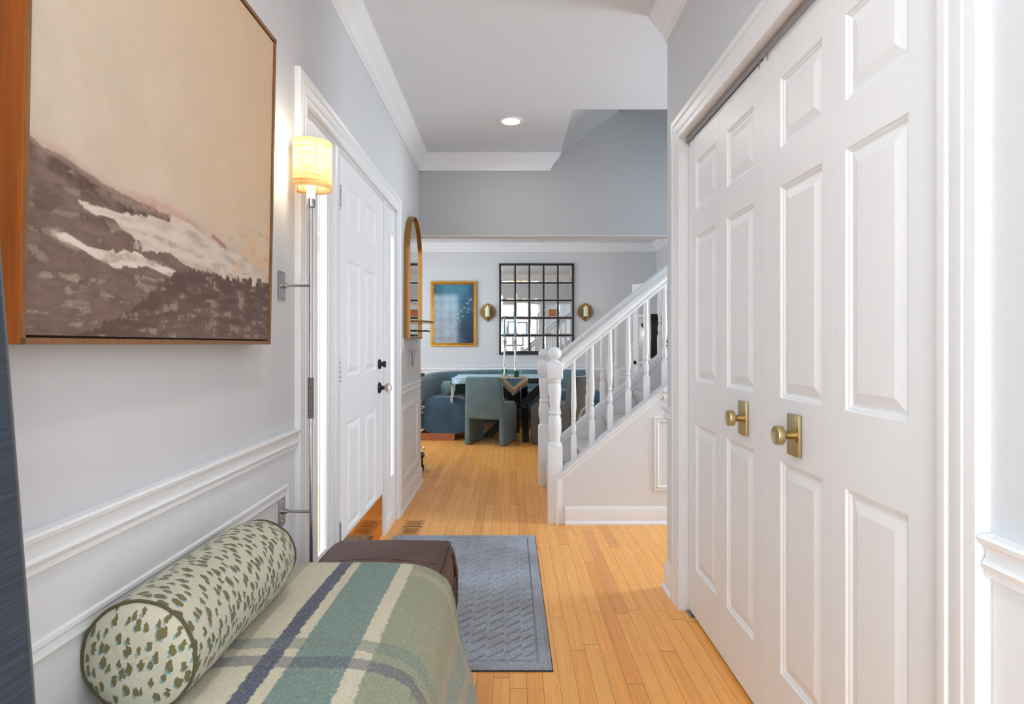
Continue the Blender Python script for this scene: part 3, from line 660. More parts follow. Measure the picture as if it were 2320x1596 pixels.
pbox(bm, -PD, 0, PY1-fw, PY1, 0, PHT); pbox(bm, -PD, 0, PY0, PY1, 0, fw); pbox(bm, -PD, 0, PY0, PY1, PHT-fw, PHT); pbox(bm, -PD+.006, -.0, PY0+.001, PY0+fw, 0, PHT)
pbox(bm, -PD, -PD+.006, PY0, PY1, 0, PHT)
obj('frame', bm, 'woodframe', pt, smooth=False)
bm = NB(); pbox(bm, -PD, -.0006, PY0-.001, PY0+.001, .0006, PHT-.0006); tag(obj('frame_side', bm, 'litframe', pt, smooth=False), 'near side of the frame with orange light in its colour')
def inpoly(x, y, poly):
    c = False; n = len(poly); j = n-1
    for i in range(n):
        if (poly[i][1] > y) != (poly[j][1] > y) and x < (poly[j][0]-poly[i][0])*(y-poly[i][1])/(poly[j][1]-poly[i][1])+poly[i][0]: c = not c
        j = i
    return c
lerp = lambda a, b, t: tuple(a[i]*(1-t)+b[i]*t for i in range(3))
clamp = lambda t: max(0, min(1, t))
def interp(pts, x):
    if x <= pts[0][0]: return pts[0][1]
    for (a, b), (c, d) in zip(pts, pts[1:]):
        if x <= c: return b+(d-b)*(x-a)/(c-a)
    return pts[-1][1]
RIDGE = [(40, 270), (60, 288), (100, 325), (150, 350), (200, 385), (260, 425), (330, 462), (400, 490), (450, 515), (500, 560), (560, 600), (620, 650)]
BAND1 = [(185, 452), (240, 470), (290, 488), (360, 492), (430, 520), (500, 552), (560, 585), (615, 640), (560, 628), (470, 615), (430, 600), (395, 572), (330, 568), (335, 550), (290, 520), (275, 498), (215, 478)]
BAND2 = [(140, 525), (175, 535), (215, 560), (270, 572), (320, 570), (345, 588), (372, 600), (405, 612), (400, 628), (370, 615), (340, 600), (280, 600), (235, 585), (190, 560), (150, 545)]
def paint(p, k):
    a = 0, 0, 0
    for q_ in ((0, .0007), (.0008, -.0005), (-.0008, -.0004)):
        c = paint1(V((p.x, p.y+q_[0], p.z+q_[1]))); a = (a[0]+c[0]/3, a[1]+c[1]/3, a[2]+c[2]/3)
    return a
def paint1(p):
    q = LM.inverted() @ p; Y, v = q.y, q.z
    x = CX-.69*F/Y; y = CY-v*F/Y
    n1 = noise.fractal(V((Y*9, v*9, 1)), .9, 2.2, 5); n2 = noise.fractal(V((Y*30, v*30, 5)), .8, 2.1, 4); n3 = noise.fractal(V((Y*14, v*60, 9)), .8, 2, 4)
    n4 = noise.fractal(V((Y*60, v*22, 3)), .8, 2, 3)
    S = lambda r, g, b: srgb(r, g, b)[:3]
    sky = lerp(S(196, 182, 162), S(214, 186, 152), clamp((Y-.9)/.8+n1*.25)); sky = lerp(sky, S(203, 178, 150), clamp((v-.55)*1.2))
    c = lerp(sky, S(206, 194, 180), clamp(.35+n1*.9-(v-.25)*1.2)*.6)
    xx = x+n2*10+n1*16; yy = y+n2*9+n1*14
    d = yy-interp(RIDGE, xx)              # below the ridge > 0, in photograph pixels
    if d > -60: c = lerp(c, S(200, 180, 165), clamp((d+60)/60)*.8)
    if -22 < d <= 0: c = lerp(c, S(178, 148, 132), clamp((d+22)/22)*clamp(1.1-(x-60)/460+n1))
    if d > 0:
        brown = lerp(S(126, 106, 98), S(102, 83, 76), clamp(.5+n3*.8+n2*.3))
        c = lerp(S(150, 125, 115), brown, clamp(d/40+.3+n1*.4))
        dk = interp([(50, 55), (150, 42), (260, 30), (350, 20), (500, 8), (620, 4)], x)
        if 12+n2*8 < d < 12+dk+n1*25: c = lerp(c, S(88, 68, 60), clamp(.6+n2*.9))
        if x < 480 and n3 > .12 and n1 > -.05: c = lerp(c, S(156, 140, 126), clamp((n3-.12)*4)*.6)
        if x+n1*70+n4*20 > 410 and d < 60: c = S(206, 192, 174)
    if inpoly(xx, yy, BAND1) or inpoly(x+n4*22, y+n4*10, BAND1): c = lerp(S(208, 198, 184), S(188, 172, 158), clamp(.3+n3*1.2))
    if inpoly(xx, yy, BAND2) or inpoly(x+n4*18, y+n4*8, BAND2): c = lerp(S(216, 206, 194), S(190, 170, 156), clamp(.2+n3*1.2))
    if x > 100 and d > 0:
        b2 = interp([(100, 790), (300, 715), (370, 650), (400, 625), (430, 612), (470, 620), (520, 628), (560, 632), (620, 640)], x)+n4*14+n2*8
        if y > b2: c = lerp(S(96, 75, 69), S(116, 96, 88), clamp(.35+n3*.9+(y-b2-50)/150))
    if x > 540 and abs(y-585-(n1*20)) < 22 and n2 > .02: c = lerp(c, S(222, 176, 130), .7)
    if 330 < x < 420 and abs(d+4) < 12 and n2 > 0: c = lerp(c, S(206, 156, 134), .4)
    if abs(x-505) < 16 and abs(y-548-(x-505)*.9) < 5+n2*4: c = lerp(c, S(150, 90, 74), .7)
    if x > 60 and y > 520 and n3 > .28 and n4 > 0: c = lerp(c, S(165, 152, 138), .55)
    return c
bm = NB(); NG = 380
y0, y1, v0, v1 = PY0+fw+.003, PY1-fw-.003, fw+.004, PHT-fw-.004
g = [[bm.verts.new(P3(y0+(y1-y0)*i/NG, v0+(v1-v0)*j/NG, -.004)) for j in range(NG+1)] for i in range(NG+1)]
for i in range(NG):
    for j in range(NG): bm.faces.new((g[i][j], g[i+1][j], g[i+1][j+1], g[i][j+1]))
cv = obj('canvas', bm, 'paint', pt); setcol(cv, paint)
bm = NB(); pbox(bm, -PD+.007, -.0055, y0, y1, v0, v1); obj('canvas_side', bm, 'black', pt, smooth=False)

# ------------------------------------------------------------------ wall-fixed pole lamp
LX, LYY = -.660, 1.962
lp = thing('pole_lamp', 'tall chrome pole lamp with glowing linen shade bracketed to the wall beside the painting', 'lamp', (LX, LYY, 0))
bm = NB(); lathe(bm, [(.006, .012), (.006, 1.62)], (LX, LYY, 0), 16); lathe(bm, [(.035, .0), (.035, .008), (.008, .014), (.006, .03)], (LX, LYY, 0), 24); obj('pole', bm, 'chrome', lp)
bm = NB(); lathe(bm, [(.0095, .925), (.0095, 1.06)], (LX, LYY, 0), 16); tag(obj('pole_wrap', bm, 'wrap', lp), 'grey woven sleeve around the pole')
for z in (1.365, .616):
    bm = NB(); box(bm, XL, XL+.006, LYY-.026, LYY+.026, z-.047, z+.047, .001); pl = obj('bracket_plate', bm, 'steel', lp)
    bm = NB(); lathe(bm, [(.005, XL+.005-LX), (.005, 0)], (LX, LYY, z), 12, 'X'); lathe(bm, [(.009, XL+.005-LX), (.009, XL+.02-LX)], (LX, LYY, z), 12, 'X'); obj('bracket_arm', bm, 'chrome', pl)
    for s in (-1, 1): bm = NB(); lathe(bm, [(.006, 0), (.006, .001), (.001, .0025)], (XL+.006, LYY, z+s*.033), 12, 'X'); obj('screw', bm, 'chrome', pl)
bm = NB(); lathe(bm, [(.006, 1.615), (.008, 1.622), (.014, 1.626), (.0145, 1.640), (.0135, 1.652), (.001, 1.653)], (LX, LYY, 0), 24); obj('socket', bm, 'chrome', lp)
bm = NB(); lathe(bm, [(.0135, 1.653), (.0135, 1.70), (.001, 1.701)], (LX, LYY, 0), 24); obj('candle_sleeve', bm, mat('warm_glowing_sleeve', srgb(250, 225, 160), .6, emis=(1, .75, .38, 1), estr=.8), lp)
bm = NB(); R_ = .067; a0, a1 = math.radians(-128), math.radians(150); n = 64; rr = []
for i in range(n+1):
    a = a0+(a1-a0)*i/n
    rr.append([bm.verts.new((LX+R_*math.cos(a), LYY+R_*math.sin(a), z)) for z in (1.683, 1.72, 1.76, 1.80, 1.838)])
for A, B in zip(rr, rr[1:]):
    for k in range(4): bm.faces.new((A[k], B[k], B[k+1], A[k+1]))
sh = obj('lamp_shade', bm, 'shade', lp); md = sh.modifiers.new('thickness', 'SOLIDIFY'); md.thickness = .0016
bm = NB(); lathe(bm, [(.001, 1.70), (.010, 1.705), (.019, 1.73), (.021, 1.755), (.017, 1.775), (.008, 1.785), (.001, 1.787)], (LX, LYY, 0), 20); obj('bulb', bm, mat('frosted_lit_bulb', (1, 1, 1, 1), .5, emis=(1, .85, .6, 1), estr=6), lp)
l = bpy.data.lights.new('bulb_light', 'POINT'); l.energy = .6; l.color = (1, .92, .78); l.shadow_soft_size = .022; lo_ = bpy.data.objects.new('bulb_light', l); lo_.location = (LX+.0, LYY, 1.80); COL.objects.link(lo_)

# ------------------------------------------------------------------ bench, blanket, bolster
bx0, bx1, by0, by1 = -.643, -.200, .78, 2.16
bn = thing('bench', 'dark metal bench with brown leather cushions, half hidden under a plaid blanket', 'bench', (-.43, 1.47, 0))
bm = NB(); box(bm, bx0+.01, bx1+.005, by0+.02, by1-.02, .262, .292, .002); obj('frame', bm, 'black', bn)
mb = mat('dark_grey_metal', (.045, .05, .05, 1), .45, .5)
for y in (by0+.03, by1-.115):
    bm = NB(); box(bm, bx1-.005, bx1+.012, y, y+.06, 0, .365, .002); obj('leg', bm, mb, bn)
    bm = NB(); box(bm, bx0, bx0+.015, y, y+.06, 0, .29, .002); obj('leg', bm, mb, bn)
def cushion(y0, y1):
    bm = NB(); NXc, NYc = 40, 40; r = .045
    box(bm, bx0, bx1, y0, y1, .292, .468, 0)
    bmesh.ops.subdivide_edges(bm, edges=bm.edges, cuts=24, use_grid_fill=True)
    cxm, cym = (bx0+bx1)/2, (y0+y1)/2; hw, hd = (bx1-bx0)/2, (y1-y0)/2; hz = .088; cz = .38
    for v in bm.verts:
        a, b, c = (v.co.x-cxm), (v.co.y-cym), (v.co.z-cz)
        ia = max(-(hw-r), min(hw-r, a)); ib = max(-(hd-r), min(hd-r, b)); ic = max(-(hz-r), min(hz-r, c))
        d = V((a-ia, b-ib, c-ic)); 
        if d.length > 1e-6: d = d.normalized()*r
        v.co = V((cxm+ia, cym+ib, cz+ic))+d
        if c > 0: v.co.z += .022*(1-(a/hw)**2)*(1-(b/hd)**2)*1+ .002*noise.noise(V((a*18, b*18, 0)))
        v.co.x += .006*math.copysign(1, a)*(1-(c/hz)**2)*(abs(a) > hw-.02)
    c = obj('seat_cushion', bm, 'leather', bn)
    bm = NB()       # piping seams along the upper edges and a stitched seam across
    def top(x, y):
        a, b = (x-cxm)/hw, (y-cym)/hd; return .468-.004+.022*max(0, 1-a*a)*max(0, 1-b*b)
    e = .022; z = .458
    tube(bm, [(bx1-.012, y0+e, z), (bx1-.012, y1-.03, z), (bx1-.03, y1-.012, z), (bx0+.03, y1-.012, z)], .0022, 6)
    ys = y1-.275; tube(bm, [(bx0+.03+(bx1-bx0-.06)*k/20, ys, top(bx0+.03+(bx1-bx0-.06)*k/20, ys)+.0035) for k in range(21)], .0014, 6)
    obj('seam', bm, 'leatherseam', c)
    bm = NB(); pts = [(y1-.12, .43), (y1-.10, .37), (y1-.06, .315), (y1-.03, .29)]     # strap handle on the front side
    prism(bm, [(bx1+.003, y1-.11, .440), (bx1+.003, y1-.085, .445), (bx1+.012, y1-.045, .36), (bx1+.010, y1-.04, .25), (bx1+.010, y1-.07, .25), (bx1+.012, y1-.075, .35)], (.005, 0, 0)); obj('strap', bm, 'leather', c)
    return c
cushion(1.50, by1-.01); cushion(by0+.01, 1.49)

BPATH = [(-.700, .505), (-.62, .506), (-.52, .508), (-.42, .508), (-.36, .507), (-.31, .503), (-.265, .494), (-.222, .476), (-.192, .448), (-.176, .41), (-.166, .36), (-.154, .31), (-.140, .255), (-.125, .20), (-.112, .135)]
cum = [0]
for a, b in zip(BPATH, BPATH[1:]): cum.append(cum[-1]+math.hypot(b[0]-a[0], b[1]-a[1]))
def catm(t):
    t = max(0, min(cum[-1]-1e-6, t)); i = max(k for k in range(len(cum)) if cum[k] <= t); i = min(i, len(BPATH)-2)
    f = (t-cum[i])/(cum[i+1]-cum[i]); P = lambda k: V(BPATH[max(0, min(len(BPATH)-1, k))]+(0,))
    p0, p1, p2, p3 = P(i-1), P(i), P(i+1), P(i+2)
    return .5*((2*p1)+(p2-p0)*f+(2*p0-5*p1+4*p2-p3)*f*f+(3*p1-p0-3*p2+p3)*f**3)
BY0, BY1 = .72, 1.79; NS, NT = 330, 330
def bpos(i, j):
    t = cum[-1]*i/NS; y = BY0+(BY1-BY0)*j/NT; p = catm(t); x, z = p.x, p.y
    hang = clamp((.46-z)/.3)
    far = (y-BY0)/(BY1-BY0)
    x += hang*(.010+.010*math.sin(y*19+z*6))
    z += .0035*noise.noise(V((x*9, y*7, 2)))+.0012*noise.noise(V((x*40, y*40, 7)))
    y += .010*noise.noise(V((x*7, 3, 1)))*(j/NT)-hang*.05*far-.0
    if hang <= 0: z += .014*max(0, 1-((y-1.25)/.6)**2)-.006
    return V((x, y, z))
bm = NB(); g = [[bm.verts.new(bpos(i, j)) for j in range(NT+1)] for i in range(NS+1)]
for i in range(NS):
    for j in range(NT): bm.faces.new((g[i][j], g[i+1][j], g[i+1][j+1], g[i][j+1]))
def stripe(s, y, ds, dy):
    """weave colour at warp coordinate s (metres from wall edge, unrolled) and weft y"""
    S = lambda r, g, b: srgb(r, g, b)[:3]
    cream, teal, sage, navy = S(216, 209, 184), S(122, 146, 138), S(152, 157, 131), S(84, 90, 110)
    x = -.70+s
    if x < -.60: c = lerp(cream, S(150, 165, 148), .6)
    elif x < -.512: c = cream
    elif x < -.476: c = navy
    elif x < -.450: c = cream
    elif x < -.328: c = teal
    elif x < -.290: c = cream
    elif x < -.09: c = sage
    elif x < -.05: c = S(164, 160, 142)
    elif x < .02: c = S(140, 158, 150)
    elif x < .05: c = S(168, 164, 146)
    else: c = S(140, 158, 150)
    w = None
    if 1.187 < y < 1.228: w = navy
    elif 1.258 < y < 1.306: w = lerp(teal, S(110, 122, 110), .4)
    elif 1.70 < y < 1.74 and x > -.30: w = lerp(c, cream, .4)
    if w: c = lerp(c, w, .62 if c != navy else .25)
    return c
def wool(p, idx):
    i, j = divmod(idx, NT+1); s = cum[-1]*i/NS; y = BY0+(BY1-BY0)*j/NT
    a = noise.noise(V((s*60, y*60, 1))); b = noise.noise(V((s*60, y*60, 9))); c1 = noise.noise(V((s*400, y*150, 4))); c2 = noise.noise(V((s*150, y*500, 6)))
    c = stripe(s+a*.0022+c1*.003, y+b*.0022+c2*.003, 0, 0)
    f = noise.fractal(V((s*330, y*120, 2)), .9, 2, 3)
    if f > .15: c = lerp(c, srgb(214, 210, 190)[:3], clamp((f-.15)*1.3)*.5)
    return c
blk = thing('plaid_blanket', 'fuzzy sage, cream and navy plaid wool blanket draped over the bench', 'blanket', (-.42, 1.25, .50))
bo = obj('weave', bm, 'wool', blk); setcol(bo, wool); md = bo.modifiers.new('thickness', 'SOLIDIFY'); md.thickness = .006; md.offset = 1
# fuzz: short fibres standing off the wool
bm = NB(); cols = []
for k in range(26000):
    i = random.random(); j = 1-random.random()**1.3*.72
    if k % 6 == 0: j = 1-random.random()*.01
    ii, jj = i*(NS-1), j*(NT-1); p = bpos(ii, jj); n = (bpos(ii+1, jj)-p).cross(bpos(ii, jj+1)-p).normalized()
    if n.z < 0 and p.z > .46: n = -n
    if p.z <= .46 and n.x < 0: n = -n
    d = (n*random.uniform(.2, .9)+V((random.gauss(0, .7), random.gauss(0, .7), random.gauss(0, .4)))).normalized()
    if j > .985: d = (d+V((0, .9, 0))).normalized()
    p = p+n*.006
    ln = random.uniform(.003, .0075); s = d.cross(n); s = (s.normalized() if s.length > .01 else V((1, 0, 0)))*.00025
    f = bm.faces.new([bm.verts.new(p-s), bm.verts.new(p+s), bm.verts.new(p+d*ln)])
    c = lerp(stripe(cum[-1]*i, BY0+(BY1-BY0)*j, 0, 0), srgb(210, 208, 190)[:3], .3); cols += [c]*3
fz = obj('wool_fuzz', bm, 'wool', blk, smooth=False); fz['kind'] = 'stuff'
ca = fz.data.color_attributes.new('Col', 'FLOAT_COLOR', 'POINT'); ca.data.foreach_set('color', [x for c in cols for x in (*c, 1)])
bm = NB()
for k in range(90):
    j = (k+.5)/90*NT; p = bpos(NS, j); 
    for q_ in range(3):
        e = p+V((random.uniform(-.004, .012), random.uniform(-.006, .006), -random.uniform(.05, .075))); m_ = (p+e)/2+V((.004, random.uniform(-.004, .004), 0))
        tube(bm, [p+V((0, random.uniform(-.004, .004), .003)), m_, e], [.0022, .0018, .0012], 5)
fr = obj('fringe', bm, mat('blanket_fringe', srgb(160, 165, 150), .95), blk); fr['kind'] = 'stuff'

# bolster
bl = thing('bolster_pillow', 'large cream bolster with olive and teal spots and dark piping, lying on the blanket', 'pillow', (-.655, 1.30, .51))
BR = .104; bc = V((-.655, 0, .512+BR)); YB0, YB1 = 1.045, 1.555
def brad(y, a):
    e = min(1, (y-YB0)/.05, (YB1-y)/.06); r = BR*(1-.05*(1-e)**2)+.002*noise.noise(V((math.cos(a)*3, math.sin(a)*3, y*14)))
    if y > 1.46: r *= 1-.10*((y-1.46)/.095)**2
    return r*(1-.01*max(0, math.cos(a+PI/2)))
bm = NB(); uvl = bm.loops.layers.uv.new('UVMap'); na, ny = 96, 80; rg_ = []
for j in range(ny+1):
    y = YB0+(YB1-YB0)*j/ny
    rg_.append([bm.verts.new(bc+V((brad(y, 2*PI*k/na)*math.cos(2*PI*k/na)*(1 if math.cos(2*PI*k/na) > 0 else .98), y, brad(y, 2*PI*k/na)*math.sin(2*PI*k/na)))) for k in range(na)])
for j in range(ny):
    for k in range(na):
        f = bm.faces.new((rg_[j][k], rg_[j+1][k], rg_[j+1][(k+1) % na], rg_[j][(k+1) % na]))
        for lp_, (aa, yy) in zip(f.loops, ((k, j), (k, j+1), (k+1, j+1), (k+1, j))): lp_[uvl].uv = (2*PI*BR*aa/na, (YB1-YB0)*yy/ny)
body = obj('cover', bm, 'bolster', bl)
for yy, s in ((YB0, -1), (YB1, 1)):
    bm = NB(); uvl = bm.loops.layers.uv.new('UVMap'); nr = 14; rs = []
    for q_ in range(nr+1):
        t = 1-q_/nr; off = .022*(1-t**4)
        rs.append([bm.verts.new(bc+V((brad(yy, 2*PI*k/na)*t*math.cos(2*PI*k/na)+0, yy+s*(off+.0015*noise.noise(V((k*.3, q_*.6, 2)))), brad(yy, 2*PI*k/na)*t*math.sin(2*PI*k/na)))) for k in range(na)])
    for A, B in zip(rs, rs[1:]):
        for k in range(na):
            f = bm.faces.new((A[k], A[(k+1) % na], B[(k+1) % na], B[k]))
            for lp_ in f.loops: lp_[uvl].uv = (lp_.vert.co.z*1.05+2, lp_.vert.co.x*1.05+3.17)
    bmesh.ops.remove_doubles(bm, verts=bm.verts, dist=1e-5)
    obj('end_cap', bm, 'bolster', bl)
    bm = NB(); tube(bm, [bc+V(((brad(yy, 2*PI*k/60)+.0015)*math.cos(2*PI*k/60), yy, (brad(yy, 2*PI*k/60)+.0015)*math.sin(2*PI*k/60))) for k in range(60)], .0032, 8, closed=True); obj('piping', bm, 'olivepiping', bl)

# ------------------------------------------------------------------ curtain at the near window
bm = NB(); NZ, NU = 60, 90
def cpos(i, j):
    z = .02+2.42*i/NZ; u = j/NU; edge = -.603+(1.21-z)*.0775; y = .60+.12*math.sin(u*PI*1.0)-.22*u
    x = edge-(.0)-u*.02+.028*math.sin(u*22)*(.5+u*.5)-.04*u
    y = .70-.5*u+.012*math.cos(u*22)
    return V((min(x, edge)-.006, y, z))
g = [[bm.verts.new(cpos(i, j)) for j in range(NU+1)] for i in range(NZ+1)]
for i in range(NZ):
    for j in range(NU): bm.faces.new((g[i][j], g[i+1][j], g[i+1][j+1], g[i][j+1]))
ct = thing('curtain', 'dark blue slubbed fabric curtain hanging at the left edge beside the bench', 'curtain', (-.62, .5, .02))
cf = obj('fabric', bm, 'curtain', ct); md = cf.modifiers.new('thickness', 'SOLIDIFY'); md.thickness = .002
bm = NB(); tube(bm, [(-.69, .72, 2.46), (-.69, -1.2, 2.46)], .012, 12); lathe(bm, [(.001, -.03), (.018, -.02), (.022, 0), (.018, .02), (.001, .03)], (-.69, .735, 2.46), 16, 'Y')
box(bm, XL, -.685, .655, .675, 2.45, 2.47); box(bm, XL, -.685, -1.11, -1.09, 2.45, 2.47); obj('rod', bm, 'blackmetal', ct)

# ------------------------------------------------------------------ arched mirror, switch, hanging bird
am = thing('arched_mirror', 'arched gold-rimmed wall mirror with a small shelf and hooks by the dining room corner', 'mirror', (XL+.025, 4.535, 1.225))
AY, AW, AZ0, AZ1 = 4.535, .285, 1.225, 2.135
def arch(r, n=28): return [(XL, AY-r, AZ0+(AW-r))]+[(XL, AY-r*math.cos(PI*k/n), AZ1-AW+r*math.sin(PI*k/n)) for k in range(n+1)]+[(XL, AY+r, AZ0+(AW-r))]
bm = NB(); sweep(bm, arch(AW), [(0, .002), (0, .045), (.008, .045), (.010, .030), (.010, .002)], (1, 0, 0), closed=True, flip=1); obj('frame', bm, 'mirrorframe', am)
bm = NB(); prism(bm, arch(AW-.004), (.028, 0, 0)); obj('mirror_glass', bm, 'mirror', am, angle=20)
# shelf
bm = NB(); pts = [(XL+.03, AY-.19, 1.335)]+[(XL+.05+.115*math.sin(PI*k/16), AY-.19*math.cos(PI*k/16), 1.335) for k in range(17)]+[(XL+.03, AY+.19, 1.335)]
prism(bm, pts, (0, 0, .006)); tag(obj('shelf', bm, 'mirror', am), 'half-round mirrored shelf')
bm = NB(); tube(bm, [V(p)+V((.002, 0, .006)) for p in pts], .008, 8); obj('shelf_rim', bm, 'mirrorframe', am)
bm = NB(); hz = 1.275; tube(bm, [(XL+.03, 4.40, hz), (XL+.06, 4.40, hz), (XL+.062, 4.67, hz), (XL+.03, 4.67, hz)], .004, 8)
for k in range(4):
    y = 4.43+k*.07; lathe(bm, [(.004, .0), (.003, .06), (.008, .066), (.001, .072)], (XL+.062, y, hz-.002), 10, 'X'); 
obj('hook_bar', bm, 'blackmetal', am)
sw = thing('light_switch', 'small white light switch plate below the arched mirror', 'switch', (XL, 4.18, 1.15))
bm = NB(); box(bm, XL, XL+.007, 4.145, 4.215, 1.105, 1.215, .003); obj('plate', bm, 'whiteplastic', sw); bm = NB(); box(bm, XL+.007, XL+.013, 4.172, 4.188, 1.145, 1.175, .002); obj('toggle', bm, 'whiteplastic', sw)
hb = thing('hanging_ornament', 'small grey winged bird ornament hanging on a string under the arched mirror', 'ornament', (-.70, 4.43, 1.04))
bm = NB(); tube(bm, [(-.700, 4.43, 1.27), (-.72, 4.43, 1.125)], .0012, 6); obj('string', bm, 'blindscord', hb)
bm = NB(); tube(bm, [(-.722, 4.43, 1.135), (-.722, 4.43, 1.115), (-.722, 4.43, 1.09), (-.724, 4.43, 1.05), (-.726, 4.43, 1.015), (-.727, 4.43, .998)], [.003, .009, .013, .011, .006, .002], 12); obj('body', bm, 'pewter', hb)
for s in (-1, 1):
    bm = NB(); prism(bm, [(-.722, 4.43, 1.115), (-.722+s*.020, 4.43, 1.134), (-.722+s*.036, 4.43, 1.140), (-.722+s*.030, 4.43, 1.120), (-.722+s*.016, 4.43, 1.102), (-.722, 4.43, 1.090)], (.0, .005, 0))
    obj('wing', bm, 'pewter', hb)
bm = None

# ------------------------------------------------------------------ dining room: wall pieces
gm = thing('grid_mirror', 'large rectangular black-framed mirror of twenty-five panes on the dining room wall', 'mirror', (.406, YD, 1.016))
mx0, mx1, mz0, mz1 = -.161, .974, 1.016, 2.40; fwid = .026; bw = .010
bm = NB(); box(bm, mx0, mx0+fwid, YD-.035, YD-.001, mz0, mz1, .003); box(bm, mx1-fwid, mx1, YD-.035, YD-.001, mz0, mz1, .003); box(bm, mx0, mx1, YD-.035, YD-.001, mz0, mz0+fwid, .003); box(bm, mx0, mx1, YD-.035, YD-.001, mz1-fwid, mz1, .003)
for k in range(1, 5):
    x = mx0+fwid+(mx1-mx0-2*fwid)*k/5; box(bm, x-bw, x+bw, YD-.030, YD-.001, mz0, mz1); z = mz0+fwid+(mz1-mz0-2*fwid)*k/5; box(bm, mx0, mx1, YD-.0295, YD-.001, z-bw, z+bw)
obj('frame', bm, 'black', gm)
bm = NB(); pw = (mx1-mx0-2*fwid)/5; ph = (mz1-mz0-2*fwid)/5
for i in range(5):
    for j in range(5):
        a, c = mx0+fwid+pw*i, mz0+fwid+ph*j; tl, tr = random.uniform(-.0012, .0012), random.uniform(-.0012, .0012)
        o0 = [(a, c), (a+pw, c), (a+pw, c+ph), (a, c+ph)]; e = .027
        oi = [(a+e, c+e), (a+pw-e, c+e), (a+pw-e, c+ph-e), (a+e, c+ph-e)]
        A = [bm.verts.new((x, YD-.014, z)) for x, z in o0]; B = [bm.verts.new((x, YD-.0175+tl*(1 if x > a+pw/2 else -1)*.4+tr*(1 if z > c+ph/2 else -1)*.4, z)) for x, z in oi]
        for k in range(4): bm.faces.new((A[k], A[(k+1) % 4], B[(k+1) % 4], B[k]))
        bm.faces.new(B)
obj('mirror_panes', bm, 'mirror', gm, smooth=False)
# gold-framed blue picture
ap = thing('framed_print', 'gold-framed dark blue picture of white birds flying, left of the grid mirror', 'picture', (-.85, YD, 1.143))
ax0, ax1, az0, az1 = -1.2, -.504, 1.143, 2.13
bm = NB(); sweep(bm, [(ax0, YD, az0), (ax1, YD, az0), (ax1, YD, az1), (ax0, YD, az1)], [(0, .001), (0, .030), (.006, .036), (.016, .036), (.022, .028), (.030, .030), (.038, .022), (.046, .024), (.05, .012), (.05, .001)], (0, -1, 0), closed=True, flip=1); obj('frame', bm, 'gold', ap)
bm = NB(); NA = 90
xs0, xs1, zs0, zs1 = ax0+.046, ax1-.046, az0+.046, az1-.046
g = [[bm.verts.new((xs0+(xs1-xs0)*i/NA, YD-.014, zs0+(zs1-zs0)*j/NA)) for j in range(NA+1)] for i in range(NA+1)]
for i in range(NA):
    for j in range(NA): bm.faces.new((g[i][j], g[i+1][j], g[i+1][j+1], g[i][j+1]))
def blueart(p, _):
    v = (p.z-zs0)/(zs1-zs0); n = noise.fractal(V((p.x*5, p.z*5, 3)), .9, 2.2, 5); e = min(p.x-xs0, xs1-p.x)/.3
    c = lerp(srgb(28, 46, 70)[:3], srgb(66, 128, 152)[:3], clamp(v*1.0+n*.3)*clamp(.35+e)); return lerp(c, srgb(92, 142, 158)[:3], clamp(n*.9+v*.35-.25)*.6)
ao = obj('picture', bm, 'seaart', ap); setcol(ao, blueart)
wb = mat('white_paint_birds', (.75, .75, .75, 1), .3)
for zx, zy in ((630, 760), (603, 790), (577, 828), (553, 852), (605, 865), (612, 838), (525, 882), (562, 902), (493, 940), (540, 943), (475, 965), (475, 983), (440, 945), (528, 920), (378, 1013), (435, 970), (355, 1032)):
    p = at(900+zx/3.8, 480+zy/3.8, YD-.0155); s = (.036 if zy < 950 and zx > 480 else .02)*random.uniform(.8, 1.15); r = random.uniform(-.3, .5); yq = YD-.0152
    bm = NB(); R2 = lambda a, b: (p.x+(a*math.cos(r)-b*math.sin(r))*s, yq, p.z+(a*math.sin(r)+b*math.cos(r))*s)
    quad(bm, R2(-1.1, .35), R2(-.2, .12), R2(0, -.12), R2(-.4, .12)); quad(bm, R2(0, -.15), R2(.15, .1), R2(.8, .75), R2(.35, .15)); quad(bm, R2(-.5, -.2), R2(0, 0), R2(.55, .05), R2(.1, -.2))
    obj('painted_bird', bm, wb, ao, smooth=False)
